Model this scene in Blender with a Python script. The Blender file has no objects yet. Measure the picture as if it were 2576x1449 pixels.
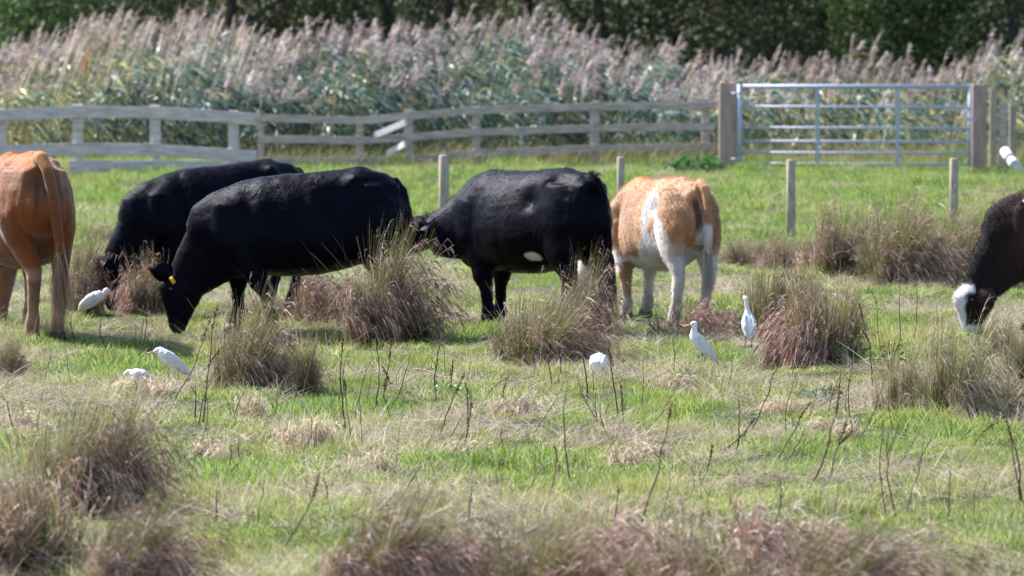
import bpy, bmesh, math, random
import numpy as np
from mathutils import Vector, Matrix, noise as mnoise
R = math.radians
rng = np.random.default_rng(7)
random.seed(7)
S = bpy.context.scene
COL = S.collection

# ------------------------------------------------------------------ camera, sky, sun, exposure
FPX, CX, CY, CAMH = 12000.0, 1288.0, 724.5, 2.73      # focal length in picture units (picture is 2576 wide)
PITCH = math.atan(758.5 / FPX)
cam = bpy.data.cameras.new('camera'); camo = bpy.data.objects.new('camera', cam); COL.objects.link(camo)
cam.sensor_width = 36; cam.lens = 36 * FPX / 2576
camo.location = (0, 0, CAMH); camo.rotation_euler = (R(90) - PITCH, 0, 0)
cam.clip_end = 3000; cam.clip_start = .5
cam.dof.use_dof = True; cam.dof.focus_distance = 32.5; cam.dof.aperture_fstop = 3.9
S.camera = camo

SUN_TO = Vector((-.60, .40, .74)).normalized()
world = bpy.data.worlds.new('World'); S.world = world; world.use_nodes = True
wn = world.node_tree.nodes; wl = world.node_tree.links; wn.clear()
sky = wn.new('ShaderNodeTexSky'); sky.sky_type = 'NISHITA'; sky.sun_disc = False
sky.sun_elevation = math.asin(SUN_TO.z); sky.sun_rotation = math.atan2(SUN_TO.x, SUN_TO.y)
sky.air_density = 1.0; sky.dust_density = 1.0
bg = wn.new('ShaderNodeBackground'); bg.inputs[1].default_value = .115
wo = wn.new('ShaderNodeOutputWorld'); wl.new(sky.outputs[0], bg.inputs[0]); wl.new(bg.outputs[0], wo.inputs[0])
sun = bpy.data.lights.new('sun', 'SUN'); sun.energy = 5.0; sun.angle = R(.5); sun.color = (1, .965, .92)
suno = bpy.data.objects.new('sun', sun); COL.objects.link(suno)
suno.rotation_euler = SUN_TO.to_track_quat('Z', 'Y').to_euler(); suno.location = (-20, 20, 30)
S.view_settings.view_transform = 'Standard'; S.view_settings.look = 'None'
S.view_settings.exposure = 1.12; S.view_settings.gamma = 1
S.cycles.max_bounces = 8; S.cycles.transparent_max_bounces = 8
S.cycles.use_denoising = True
S.cycles.sample_clamp_indirect = 4

# ------------------------------------------------------------------ small helpers
def P(X, Y, depth):
    """point seen at picture position X, Y that stands `depth` metres away"""
    vy = FPX * math.cos(PITCH) + (CY - Y) * math.sin(PITCH)
    t = depth / vy
    return Vector(((X - CX) * t, depth, CAMH + t * (-FPX * math.sin(PITCH) + (CY - Y) * math.cos(PITCH))))
def DY(Y):
    """distance at which flat ground shows at picture height Y"""
    return CAMH * FPX / (Y + 34.0)
def G(X, Y):
    d = DY(Y); p = P(X, Y, d); return (p.x, p.y)
def gz(x, y):
    """height of the ground"""
    x = np.asarray(x, float); y = np.asarray(y, float)
    return (.022*np.sin(x*1.3+y*.37+1) + .018*np.sin(x*.55-y*.71) + .012*np.sin(x*2.9+y*1.7) + .010*np.sin(y*2.3-x*1.1+2)
            + .012*np.sin(x*5.1+2*np.sin(y*1.9)) + .018*np.sin(x*3.7+y*2.9+1.5*np.sin(x*1.1)) + .018*np.sin(x*7.3+1.7*np.sin(y*3.1))*np.sin(y*2.6+x) + .02*np.sin(y*.11+x*.05) - .01)
def gzf(x, y): return float(gz(x, y))

def tag(o, label=None, cat=None, group=None, kind=None):
    if label: o['label'] = label
    if cat: o['category'] = cat
    if group: o['group'] = group
    if kind: o['kind'] = kind
    return o
def empty(name, loc, rz=0, **k):
    o = bpy.data.objects.new(name, None); o.empty_display_size = .1; COL.objects.link(o)
    o.location = loc; o.rotation_euler = (0, 0, rz); return tag(o, **k)
def link(name, me, mats=None, parent=None, loc=None):
    o = bpy.data.objects.new(name, me); COL.objects.link(o)
    for m in ([] if mats is None else mats if isinstance(mats, (list, tuple)) else [mats]):
        me.materials.append(m)
    if parent: o.parent = parent
    if loc is not None: o.location = loc
    return o
def copy_tree(o, parent=None):
    c = o.copy(); COL.objects.link(c); c.parent = parent
    for ch in [x for x in bpy.data.objects if x.parent == o]: copy_tree(ch, c)
    return c
def np_mesh(name, v, f, col=None, smooth=False):
    """mesh from arrays: v (N,3), f (M,4) or (M,3), col (N,3)"""
    me = bpy.data.meshes.new(name)
    v = np.asarray(v, np.float32); f = np.asarray(f, np.int32); k = f.shape[1]
    me.vertices.add(len(v)); me.vertices.foreach_set('co', v.ravel())
    me.loops.add(f.size); me.loops.foreach_set('vertex_index', f.ravel())
    me.polygons.add(len(f)); me.polygons.foreach_set('loop_start', np.arange(0, f.size, k, dtype=np.int32))
    me.polygons.foreach_set('loop_total', np.full(len(f), k, np.int32))
    if smooth: me.polygons.foreach_set('use_smooth', np.ones(len(f), bool))
    me.update(calc_edges=True)
    if col is not None: set_col(me, col)
    return me
def set_col(me, col):
    a = me.color_attributes.new('Col', 'FLOAT_COLOR', 'POINT')
    c = np.ones((len(me.vertices), 4), np.float32); c[:, :3] = col
    a.data.foreach_set('color', c.ravel())

# ------------------------------------------------------------------ materials
def mat(name):
    m = bpy.data.materials.new(name); m.use_nodes = True; nt = m.node_tree; nt.nodes.clear()
    out = nt.nodes.new('ShaderNodeOutputMaterial'); return m, nt, out
def N(nt, t, **k):
    n = nt.nodes.new(t)
    for a, b in k.items():
        if a.startswith('i_'):
            key = a[2:]; key = int(key) if key.isdigit() else key
            n.inputs[key].default_value = b
        else: setattr(n, a, b)
    return n
def mixc(nt, fac, a, b, mode='MIX'):
    n = nt.nodes.new('ShaderNodeMix'); n.data_type = 'RGBA'; n.blend_type = mode
    for sock, v in ((n.inputs[0], fac), (n.inputs[6], a), (n.inputs[7], b)):
        if isinstance(v, bpy.types.NodeSocket): nt.links.new(v, sock)
        elif isinstance(v, tuple): sock.default_value = (*v, 1)
        else: sock.default_value = v
    return n.outputs[2]
def leaf_mat(name, trans=.4, rough=.5, spec=.3, patches=None, randv=.25, bright=1.0):
    """leaf and straw material: the colour comes from the Col attribute, varied per instance"""
    m, nt, out = mat(name); L = nt.links
    at = N(nt, 'ShaderNodeAttribute', attribute_name='Col'); c = at.outputs[0]
    oi = N(nt, 'ShaderNodeObjectInfo')
    hsv = N(nt, 'ShaderNodeHueSaturation')
    mr = N(nt, 'ShaderNodeMapRange', i_3=bright*(1-randv), i_4=bright*(1+randv)); L.new(oi.outputs['Random'], mr.inputs[0])
    L.new(mr.outputs[0], hsv.inputs['Value']); L.new(c, hsv.inputs['Color']); c = hsv.outputs[0]
    if patches:
        geo = N(nt, 'ShaderNodeNewGeometry')
        for (scale, tint, lo, hi, amt) in patches:
            mp = N(nt, 'ShaderNodeMapping'); mp.inputs['Scale'].default_value = (1, .6, 1); L.new(geo.outputs['Position'], mp.inputs[0])
            no = N(nt, 'ShaderNodeTexNoise', i_Scale=scale, i_Detail=3.0); L.new(mp.outputs[0], no.inputs['Vector'])
            r = N(nt, 'ShaderNodeMapRange', i_1=lo, i_2=hi, i_3=0.0, i_4=amt); L.new(no.outputs[0], r.inputs[0])
            c = mixc(nt, r.outputs[0], c, tint)
    bs = N(nt, 'ShaderNodeBsdfPrincipled', i_Roughness=rough); bs.inputs['Specular IOR Level'].default_value = spec
    L.new(c, bs.inputs['Base Color'])
    tr = N(nt, 'ShaderNodeBsdfTranslucent'); L.new(c, tr.inputs[0])
    mx = N(nt, 'ShaderNodeMixShader', i_0=trans); L.new(bs.outputs[0], mx.inputs[1]); L.new(tr.outputs[0], mx.inputs[2])
    L.new(mx.outputs[0], out.inputs[0]); return m
def plain(name, col, rough=.6, metal=0, spec=.4, noise=None, col2=None, bump=0, scale=(1, 1, 1)):
    m, nt, out = mat(name); L = nt.links
    bs = N(nt, 'ShaderNodeBsdfPrincipled', i_Roughness=rough, i_Metallic=metal); bs.inputs['Specular IOR Level'].default_value = spec
    bs.inputs['Base Color'].default_value = (*col, 1)
    if noise:
        tc = N(nt, 'ShaderNodeTexCoord'); mp = N(nt, 'ShaderNodeMapping'); mp.inputs['Scale'].default_value = scale
        L.new(tc.outputs['Object'], mp.inputs[0])
        no = N(nt, 'ShaderNodeTexNoise', i_Scale=noise, i_Detail=5.0, i_Roughness=.65); L.new(mp.outputs[0], no.inputs['Vector'])
        r = N(nt, 'ShaderNodeMapRange', i_1=.35, i_2=.68); L.new(no.outputs[0], r.inputs[0])
        L.new(mixc(nt, r.outputs[0], col, col2 or col), bs.inputs['Base Color'])
        if bump:
            b = N(nt, 'ShaderNodeBump', i_Strength=bump, i_Distance=.02); L.new(no.outputs[0], b.inputs['Height']); L.new(b.outputs[0], bs.inputs['Normal'])
    L.new(bs.outputs[0], out.inputs[0]); return m
def hide_mat(name, rough=.42, spec=.5, sheen=0.0, bump=.35, var=.25):
    """short haired coat: colour from Col, streaky bump running down the body"""
    m, nt, out = mat(name); L = nt.links
    at = N(nt, 'ShaderNodeAttribute', attribute_name='Col')
    tc = N(nt, 'ShaderNodeTexCoord'); mp = N(nt, 'ShaderNodeMapping'); mp.inputs['Scale'].default_value = (1, 1, .35)
    L.new(tc.outputs['Object'], mp.inputs[0])
    n1 = N(nt, 'ShaderNodeTexNoise', i_Scale=70.0, i_Detail=4.0, i_Roughness=.7); L.new(mp.outputs[0], n1.inputs['Vector'])
    n2 = N(nt, 'ShaderNodeTexNoise', i_Scale=5.0, i_Detail=3.0); L.new(tc.outputs['Object'], n2.inputs['Vector'])
    ad = N(nt, 'ShaderNodeMath', operation='MULTIPLY_ADD'); ad.inputs[1].default_value = 1.6; L.new(n2.outputs[0], ad.inputs[0]); L.new(n1.outputs[0], ad.inputs[2])
    r = N(nt, 'ShaderNodeMapRange', i_1=.8, i_2=1.8, i_3=1-var, i_4=1+var); L.new(ad.outputs[0], r.inputs[0])
    hs = N(nt, 'ShaderNodeHueSaturation'); L.new(at.outputs[0], hs.inputs['Color']); L.new(r.outputs[0], hs.inputs['Value'])
    bs = N(nt, 'ShaderNodeBsdfPrincipled', i_Roughness=rough); bs.inputs['Specular IOR Level'].default_value = spec
    if 'black' in name: bs.inputs['Specular Tint'].default_value = (.62, .68, 1, 1)
    bs.inputs['Sheen Weight'].default_value = sheen; bs.inputs['Sheen Roughness'].default_value = .4
    L.new(hs.outputs[0], bs.inputs['Base Color'])
    rr = N(nt, 'ShaderNodeMapRange', i_1=.35, i_2=.65, i_3=rough-.1, i_4=rough+.15); L.new(n2.outputs[0], rr.inputs[0]); L.new(rr.outputs[0], bs.inputs['Roughness'])
    b = N(nt, 'ShaderNodeBump', i_Strength=bump, i_Distance=.012); L.new(n1.outputs[0], b.inputs['Height']); L.new(b.outputs[0], bs.inputs['Normal'])
    L.new(bs.outputs[0], out.inputs[0]); return m

M = dict(
    grass=leaf_mat('grass_blade', .5, .5, .25, patches=[(.9, (.42, .40, .14), .5, .66, .5), (.35, (.16, .30, .05), .5, .7, .5)]),
    straw=leaf_mat('straw_blade', .35, .6, .25, randv=.3),
    rush=leaf_mat('rush_stem', .25, .5, .3, randv=.12), dry=leaf_mat('dry_stem', .4, .55, .3, randv=.12),
    reed=leaf_mat('reed_leaf', .3, .42, .5), tree=leaf_mat('tree_leaf', .35, .5, .3, randv=.2),
    weed=leaf_mat('weed_leaf', .3, .4, .4),
    dock=plain('dock_stem', (.05, .02, .018), .7, noise=30, col2=(.12, .055, .042)),
    seed=plain('dock_seed', (.085, .022, .018), .8, noise=60, col2=(.15, .05, .03)),
    bark=plain('bark', (.035, .03, .025), .9, noise=8, col2=(.09, .08, .06), bump=.6, scale=(1, 1, .2)),
    rail=plain('grey_board', (.46, .385, .38), .85, noise=9, col2=(.78, .70, .69), bump=.4, scale=(.4, 1, 3)),
    rail2=plain('weathered_rail', (.32, .26, .235), .9, noise=9, col2=(.62, .54, .50), bump=.4, scale=(.4, 1, 3)),
    post=plain('weathered_post', (.28, .23, .19), .9, noise=14, col2=(.52, .46, .41), bump=.5, scale=(2, 2, .4)),
    oldpost=plain('brown_post', (.33, .235, .20), .85, noise=6, col2=(.48, .37, .33), bump=.5, scale=(2, 2, .4)),
    galv=plain('galvanised_steel', (.38, .42, .54), .6, .15, .4, noise=12, col2=(.48, .52, .64)),
    wire=plain('wire', (.35, .35, .36), .5, .8),
    white=plain('white_paint', (.55, .53, .54), .8, noise=9, col2=(.74, .72, .73)),
    hoof=plain('hoof_horn', (.05, .04, .035), .6), eye=plain('eye', (.006, .004, .004), .08, spec=.7),
    tag=plain('yellow_plastic', (.85, .62, .02), .4), bill=plain('orange_bill', (.72, .36, .11), .5),
    eleg=plain('egret_leg', (.05, .05, .045), .6),
    black=hide_mat('black_coat', .34, .07, 0.0, .5), brown=hide_mat('brown_coat', .6, .25, .3, .5), darkbrown=hide_mat('dark_brown_coat', .6, .08, .1, .8),
    feather=plain('white_feather', (.86, .86, .86), .7, spec=.2, noise=45, col2=(.78, .79, .80), bump=.35, scale=(1, 1, 3)),
    blackhair=leaf_mat('black_hair', .0, .9, .02, randv=0),
    wing=plain('wing_feather', (.80, .80, .80), .75, spec=.2, noise=26, col2=(.60, .61, .63), bump=.6, scale=(.5, 1, 4)),
    curl=leaf_mat('coat_hair', .15, .5, .4, randv=0),
)

# ------------------------------------------------------------------ ground
def ground():
    xs = np.concatenate([np.linspace(-900, -30, 12)[:-1], np.linspace(-30, 30, 200), np.linspace(30, 900, 12)[1:]])
    ys = np.concatenate([np.linspace(-200, 8, 8)[:-1], np.linspace(8, 100, 340), np.geomspace(100, 1800, 16)[1:]])
    X, Y = np.meshgrid(xs, ys); Z = gz(X, Y)
    n, k = X.shape; i = np.arange(n*k).reshape(n, k)
    f = np.stack([i[:-1, :-1], i[:-1, 1:], i[1:, 1:], i[1:, :-1]], -1).reshape(-1, 4)
    me = np_mesh('ground', np.stack([X, Y, Z], -1).reshape(-1, 3), f, smooth=True)
    m, nt, out = mat('pasture_soil'); L = nt.links
    geo = N(nt, 'ShaderNodeNewGeometry')
    n1 = N(nt, 'ShaderNodeTexNoise', i_Scale=.9, i_Detail=6.0, i_Roughness=.7); L.new(geo.outputs['Position'], n1.inputs['Vector'])
    n2 = N(nt, 'ShaderNodeTexNoise', i_Scale=22.0, i_Detail=4.0, i_Roughness=.7); L.new(geo.outputs['Position'], n2.inputs['Vector'])
    r1 = N(nt, 'ShaderNodeMapRange', i_1=.42, i_2=.6); L.new(n1.outputs[0], r1.inputs[0])
    c = mixc(nt, r1.outputs[0], (.05, .075, .018), (.12, .10, .055))
    c = mixc(nt, n2.outputs[0], (.018, .02, .01), c)
    bs = N(nt, 'ShaderNodeBsdfPrincipled', i_Roughness=.95); L.new(c, bs.inputs['Base Color'])
    b = N(nt, 'ShaderNodeBump', i_Strength=.6, i_Distance=.03); L.new(n2.outputs[0], b.inputs['Height']); L.new(b.outputs[0], bs.inputs['Normal'])
    L.new(bs.outputs[0], out.inputs[0])
    tag(link('ground', me, m), kind='structure')
ground()

# ------------------------------------------------------------------ ribbons: grass blades, stems, leaves
def unit(a): return a / np.maximum(np.linalg.norm(a, axis=-1, keepdims=True), 1e-9)
def ribbons(base, d, L, bend, w, c0, c1, segs=3, side=None, wt=.15, cp=1.0, wprof='taper', be=2.0):
    """N bent ribbons. base (N,3), d (N,3) unit, L (N,), bend (N,3) added as t^2*L, w (N,), colours root to tip"""
    n = len(base); t = np.linspace(0, 1, segs+1)[None, :, None]
    p = base[:, None] + d[:, None]*L[:, None, None]*t + bend[:, None]*L[:, None, None]*t**be
    tan = np.gradient(p, axis=1)
    if side is None:
        a = rng.uniform(0, 2*np.pi, n); side = np.stack([np.cos(a), np.sin(a)*.6, np.zeros(n)], -1)
    sv = np.cross(tan, side[:, None] * np.ones_like(p)); sv = unit(np.cross(sv, tan))
    if wprof == 'taper': pr = 1-(1-wt)*t
    else: pr = np.sin(np.pi*np.clip(t*.86+.1, 0, 1))*.9+.08
    sv = sv * (w[:, None, None]*pr/2)
    v = np.stack([p-sv, p+sv], 2).reshape(-1, 3)
    i = np.arange(n*(segs+1)*2).reshape(n, segs+1, 2)
    f = np.stack([i[:, :-1, 0], i[:, :-1, 1], i[:, 1:, 1], i[:, 1:, 0]], -1).reshape(-1, 4)
    tc = t**cp
    col = c0[:, None]*(1-tc) + c1[:, None]*tc
    col = np.repeat(col[:, :, None], 2, 2).reshape(-1, 3)
    return v, f, col, p
def merge(*parts):
    V, F, C, o = [], [], [], 0
    for v, f, c in parts:
        V.append(v); F.append(f+o); C.append(c); o += len(v)
    return np.concatenate(V), np.concatenate(F), np.concatenate(C)
def cvar(c, n, s=.2, h=.06):
    c = np.array(c)[None]*np.ones((n, 1))
    return np.clip(c*(1+rng.normal(0, s, (n, 1)))*(1+rng.normal(0, h, (n, 3))), .003, .95)
def pick(cols, n, p=None, s=.2):
    k = rng.choice(len(cols), n, p=p); return np.clip(np.array(cols)[k]*(1+rng.normal(0, s, (n, 1))), .003, .95)

def sources(name, meshes, m):
    c = bpy.data.collections.new(name)
    for k, me in enumerate(meshes):
        me.materials.append(m); o = bpy.data.objects.new(f'{name}_{k:02d}', me); c.objects.link(o)
    return c
def scatter(name, pts, rot, sc, kind, coll, mtl=None):
    """one object that instances the clumps of `coll` on its points (for grass only)"""
    me = bpy.data.meshes.new(name); me.vertices.add(len(pts)); me.vertices.foreach_set('co', np.asarray(pts, np.float32).ravel())
    for nm, ty, dat, key in (('rot', 'FLOAT_VECTOR', rot, 'vector'), ('scl', 'FLOAT_VECTOR', sc, 'vector'), ('knd', 'INT', kind, 'value')):
        a = me.attributes.new(nm, ty, 'POINT'); a.data.foreach_set(key, np.asarray(dat, np.int32 if ty == 'INT' else np.float32).ravel())
    o = link(name, me)
    g = bpy.data.node_groups.new(name, 'GeometryNodeTree')
    g.interface.new_socket('Geometry', in_out='INPUT', socket_type='NodeSocketGeometry')
    g.interface.new_socket('Geometry', in_out='OUTPUT', socket_type='NodeSocketGeometry')
    gi = g.nodes.new('NodeGroupInput'); go = g.nodes.new('NodeGroupOutput'); ip = g.nodes.new('GeometryNodeInstanceOnPoints')
    ci = g.nodes.new('GeometryNodeCollectionInfo'); ci.inputs['Collection'].default_value = coll
    ci.inputs['Separate Children'].default_value = True; ci.inputs['Reset Children'].default_value = True
    ip.inputs['Pick Instance'].default_value = True
    def na(nm, t):
        n = g.nodes.new('GeometryNodeInputNamedAttribute'); n.data_type = t; n.inputs[0].default_value = nm
        return [s for s in n.outputs if s.enabled][0]
    L = g.links; L.new(gi.outputs[0], ip.inputs['Points']); L.new(ci.outputs[0], ip.inputs['Instance'])
    L.new(na('knd', 'INT'), ip.inputs['Instance Index'])
    L.new(na('rot', 'FLOAT_VECTOR'), ip.inputs['Rotation']); L.new(na('scl', 'FLOAT_VECTOR'), ip.inputs['Scale'])
    L.new(ip.outputs[0], go.inputs[0])
    md = o.modifiers.new('scatter', 'NODES'); md.node_group = g
    return o

def grass_clump(n, rad, h, cols, lean=.35, w=.004, flat=0.0, segs=3, tipcols=None):
    a = rng.uniform(0, 2*np.pi, n); r = rad*np.sqrt(rng.uniform(0, 1, n))
    base = np.stack([r*np.cos(a), r*np.sin(a), -.01*np.ones(n)], -1)
    b = rng.uniform(0, 2*np.pi, n); ln = np.abs(rng.normal(lean, lean*.5, n))
    d = unit(np.stack([np.cos(b)*ln, np.sin(b)*ln, np.ones(n)*(1-flat)], -1))
    L = h*rng.uniform(.5, 1.3, n)
    bend = np.stack([np.cos(b)*.4*ln+.08, np.sin(b)*.4*ln, -rng.uniform(.05, .35, n)*(1-flat*.7)], -1)
    c0 = pick(cols, n); c1 = c0*1.15 if tipcols is None else pick(tipcols, n)
    v, f, c, _ = ribbons(base, d, L, bend, w*rng.uniform(.6, 1.3, n), c0, c1, segs)
    return v, f, c

def vnoise(x, y, s, ox=0.0):
    return np.array([mnoise.noise((a*s+ox, b*s*.7, ox)) for a, b in zip(x, y)])

def pasture():
    GR = [(.21, .31, .04), (.32, .41, .07), (.09, .15, .03), (.44, .48, .16), (.50, .46, .26)]
    LUSH = [(.15, .27, .03), (.24, .36, .05), (.06, .12, .025), (.36, .42, .17)]
    STR = [(.56, .46, .36), (.40, .32, .25), (.78, .69, .58), (.20, .14, .115), (.46, .46, .20), (.42, .33, .28)]
    gm = [np_mesh('c', *grass_clump(70, .11, hh, GR, .45, .0045, segs=3)) for hh in (.035, .045, .06, .04, .07)]
    gm += [np_mesh('c', *grass_clump(75, .12, hh, LUSH, .5, .0055)) for hh in (.045, .06, .075)]
    cg = sources('grass_clumps', gm, M['grass'])
    sm = [np_mesh('c', *grass_clump(38, .10, hh, STR, 1.1, .0032, flat=.45, segs=4)) for hh in (.09, .13, .17, .11, .2)]
    sm += [np_mesh('c', *grass_clump(16, .09, hh, STR, .5, .0028, flat=.1, segs=4)) for hh in (.12, .16, .20)]
    sm += [np_mesh('c', *grass_clump(26, .13, hh, STR, 1.6, .0034, flat=.8, segs=4)) for hh in (.22, .28)]
    cs = sources('straw_clumps', sm, M['straw'])
    def pts(n, y0, y1, pw=1.0):
        # denser near the camera, following the widening field of view
        y = (y0**(1-pw) + rng.uniform(0, 1, n)*(y1**(1-pw)-y0**(1-pw)))**(1/(1-pw)) if pw != 1 else y0*(y1/y0)**rng.uniform(0, 1, n)
        x = rng.uniform(-1, 1, n)*(y*.1073*1.25+1.2)
        return x, y
    # green grass
    x, y = pts(52000, 18.5, 78, .45)
    nz = vnoise(x, y, .55, 3.1) + .5*vnoise(x, y, 1.7, 9.2)
    far = np.clip((y-44)/6, 0, 1)
    keep = rng.uniform(0, 1, len(x)) < np.clip(.80 + 1.0*nz + .5*far, .22, 1)
    x, y, nz, far = x[keep], y[keep], nz[keep], far[keep]; n = len(x)
    kind = np.where((nz+far*.6+rng.normal(0, .15, n)) > .33, rng.integers(5, 8, n), rng.integers(0, 5, n))
    s = rng.uniform(.75, 1.3, n)*(1+.35*far)
    rot = np.stack([rng.normal(0, .12, n), rng.normal(0, .12, n), rng.uniform(0, 6.28, n)], -1)
    tag(scatter('grass', np.stack([x, y, gz(x, y)], -1), rot, np.stack([s, s, s*rng.uniform(.6, 1.2, n)*np.clip(1+1.6*vnoise(x, y, 2.2, 4.4), .35, 2.1)], -1), kind, cg),
        'short bright green pasture grass covering the field', 'grass', kind='stuff')
    # straw
    x, y = pts(30000, 18.5, 74, .3)
    nz = vnoise(x, y, .55, 3.1) + .6*vnoise(x, y, 1.9, 5.7)
    far = np.clip((y-40)/8, 0, 1)
    keep = rng.uniform(0, 1, len(x)) < np.clip(.36 - 1.25*nz - .34*far, .04, 1)
    x, y, nz = x[keep], y[keep], nz[keep]; n = len(x)
    kind = np.where(rng.uniform(0, 1, n) < .72, rng.integers(0, 5, n), rng.integers(5, 10, n))
    s = rng.uniform(.6, 1.25, n)
    rot = np.stack([rng.normal(0, .2, n), rng.normal(0, .2, n), rng.uniform(0, 6.28, n)], -1)
    tag(scatter('dry_grass', np.stack([x, y, gz(x, y)+.02], -1), rot, np.stack([s, s, s], -1), kind, cs),
        'pale straw coloured dead grass lying through the green turf', 'dry grass', kind='stuff')
pasture()

# ------------------------------------------------------------------ rush tussocks
BROWN = [(.30, .175, .155), (.44, .29, .265), (.17, .09, .08), (.78, .63, .58), (.33, .165, .16), (.09, .05, .048), (.38, .27, .17)]
PALE = [(.50, .41, .30), (.38, .29, .21), (.66, .57, .46), (.26, .20, .14)]
GREEN = [(.11, .15, .025), (.17, .21, .035), (.05, .075, .018), (.22, .18, .05)]
def tussock_meshes(rad, h, n_green, n_dry, brown, wind, droop, splay=.30, flat=0.0):
    """bundles of green rush stems plus dead brown culms with drooping feathery heads"""
    nb = 34
    ba = rng.uniform(0, 2*np.pi, nb); br = rad*np.sqrt(rng.uniform(0, 1, nb))
    lobe = 1+.35*np.sin(ba*2+rng.uniform(0, 6))+.25*np.sin(ba*3+rng.uniform(0, 6)); br = br*lobe
    bo = np.stack([br*np.cos(ba), br*np.sin(ba), np.full(nb, -.03)], -1)
    bdir = np.stack([np.cos(ba)*br/rad*splay+wind*.16, np.sin(ba)*br/rad*splay, np.ones(nb)], -1)+rng.normal(0, .13, (nb, 3))*np.array([1, 1, 0])
    bh = rng.uniform(.45, 1.12, nb)*(1-.25*np.clip(br/rad, 0, 1.2)**2); bt = rng.uniform(.55, 1.45, (nb, 1)); bw = rng.uniform(.4, 1.5, nb)
    def root(n, k, spread):
        q = rng.integers(0, nb, n)
        return q, bo[q]*np.array([k, k, 1])+rng.normal(0, .028, (n, 3))*np.array([1, 1, 0]), unit(bdir[q]*np.array([1, 1, 1-flat*.7])+rng.normal(0, spread, (n, 3))*np.array([1, 1, 0]))
    q, b, d = root(n_green, .8, .10)
    L = h*bh[q]*rng.uniform(.55, 1.0, n_green)
    bend = np.stack([d[:, 0]*.2+wind*.22*bw[q], d[:, 1]*.2, -rng.uniform(.02, .16, n_green)], -1)
    tips = np.where(rng.uniform(0, 1, (n_green, 1)) < .4, pick(PALE, n_green), pick(GREEN, n_green)*1.2)
    g0 = pick(GREEN, n_green)*bt[q]
    v, f, c, _ = ribbons(b, d, L, bend, rng.uniform(.003, .0055, n_green), g0, tips, 4, cp=2.0, wt=.4)
    ns = 150; q, b, d = root(ns, 1.0, .1); a = rng.uniform(0, 6.28, ns)
    d = unit(np.stack([np.cos(a)*.9+wind*.3, np.sin(a)*.7, rng.uniform(.35, 1.1, ns)], -1)); L = h*rng.uniform(.6, 1.25, ns)
    v9, f9, c9, _ = ribbons(b, d, L, np.stack([np.cos(a)*.15, np.sin(a)*.1, -rng.uniform(.1, .55, ns)], -1), rng.uniform(.003, .005, ns), pick(GREEN, ns), pick(PALE, ns), 6, cp=1.5, wt=.35)
    nk = 90; q, b, d = root(nk, 1.0, .3); L = h*bh[q]*rng.uniform(.4, .8, nk); kc = pick(PALE, nk)
    v8, f8, c8, p8 = ribbons(b, d, L, np.zeros((nk, 3)), rng.uniform(.003, .005, nk), kc*.7, kc, 2, wt=.8)
    v7, f7, c7, _ = ribbons(p8[:, -1], unit(rng.normal(0, 1, (nk, 3))*np.array([1, 1, .3])+np.array([wind*.6, 0, -.5])), L*rng.uniform(.3, .8, nk), np.tile([0, 0, -.15], (nk, 1)), rng.uniform(.003, .005, nk), kc, kc, 2)
    green = merge((v, f, c), (v9, f9, c9), (v8, f8, c8), (v7, f7, c7))
    # a few long stems thrown out low to the sides
    q, b, d = root(n_dry, 1.0, .17)
    L = h*bh[q]*rng.uniform(.5, 1.08, n_dry); dr = droop*rng.uniform(.15, 1.1, n_dry)
    bend = np.stack([d[:, 0]*.35+wind*.70*dr*bw[q], d[:, 1]*.3+rng.normal(0, .1, n_dry), -.52*dr], -1)
    v1, f1, c1, p = ribbons(b, d, L, bend, rng.uniform(.003, .0055, n_dry), pick(GREEN, n_dry)*.9*bt[q], pick(brown, n_dry)*bt[q], 7, wt=.6, cp=1.3, be=2.8)
    k = 4; nh = n_dry*k; qq = np.repeat(q, k)
    tip = np.repeat(p[:, -1], k, 0); dirn = np.repeat(unit(p[:, -1]-p[:, -2]), k, 0)
    hb = tip-dirn*rng.uniform(0, .15, (nh, 1))*h
    hd = unit(dirn + rng.normal(0, .28, (nh, 3)) + np.array([wind*.4, 0, -.2]))
    v2, f2, c2, _ = ribbons(hb, hd, rng.uniform(.03, .09, nh), np.tile([wind*.35, 0, -.7], (nh, 1))*rng.uniform(.2, 1, (nh, 1)),
                            rng.uniform(.004, .009, nh), pick(brown, nh)*bt[qq], pick(brown, nh)*1.3*bt[qq], 3, wt=.35)
    nl = n_dry//5; q, b, d = root(nl, 1.05, .4)
    v3, f3, c3, _ = ribbons(b, d, h*rng.uniform(.2, .6, nl), np.stack([d[:, 0]*.6, d[:, 1]*.6, -rng.uniform(.5, 1.1, nl)], -1),
                            rng.uniform(.004, .007, nl), pick(brown, nl)*.7, pick(brown, nl), 4)
    return np_mesh('green_stems', *green), np_mesh('dry_stems', *merge((v1, f1, c1), (v2, f2, c2), (v3, f3, c3)))
TUS = {}
def tus_kinds():
    spec = {
        'brown_a': (.34, .74, 1500, 1300, BROWN, .9, 1.1), 'brown_b': (.32, .62, 1100, 1500, BROWN, -.5, 1.3),
        'green_a': (.26, .70, 2300, 400, BROWN, .6, .8, .45), 'pale_a': (.42, .50, 1300, 1100, PALE, .8, 1.2, .8),
        'low_a': (.45, .30, 400, 1500, BROWN, 1.0, .9, .5, .5), 'mix_a': (.30, .72, 2100, 850, BROWN, .9, 1.0, .5),
        'thatch_a': (.22, .20, 90, 1100, PALE, -1.1, .9, .5, .6), 'band_a': (.50, .60, 1400, 1300, BROWN, .6, .9, .25)}
    for k, a in spec.items(): TUS[k] = (tussock_meshes(*a), a[0], a[1])
tus_kinds()
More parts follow.
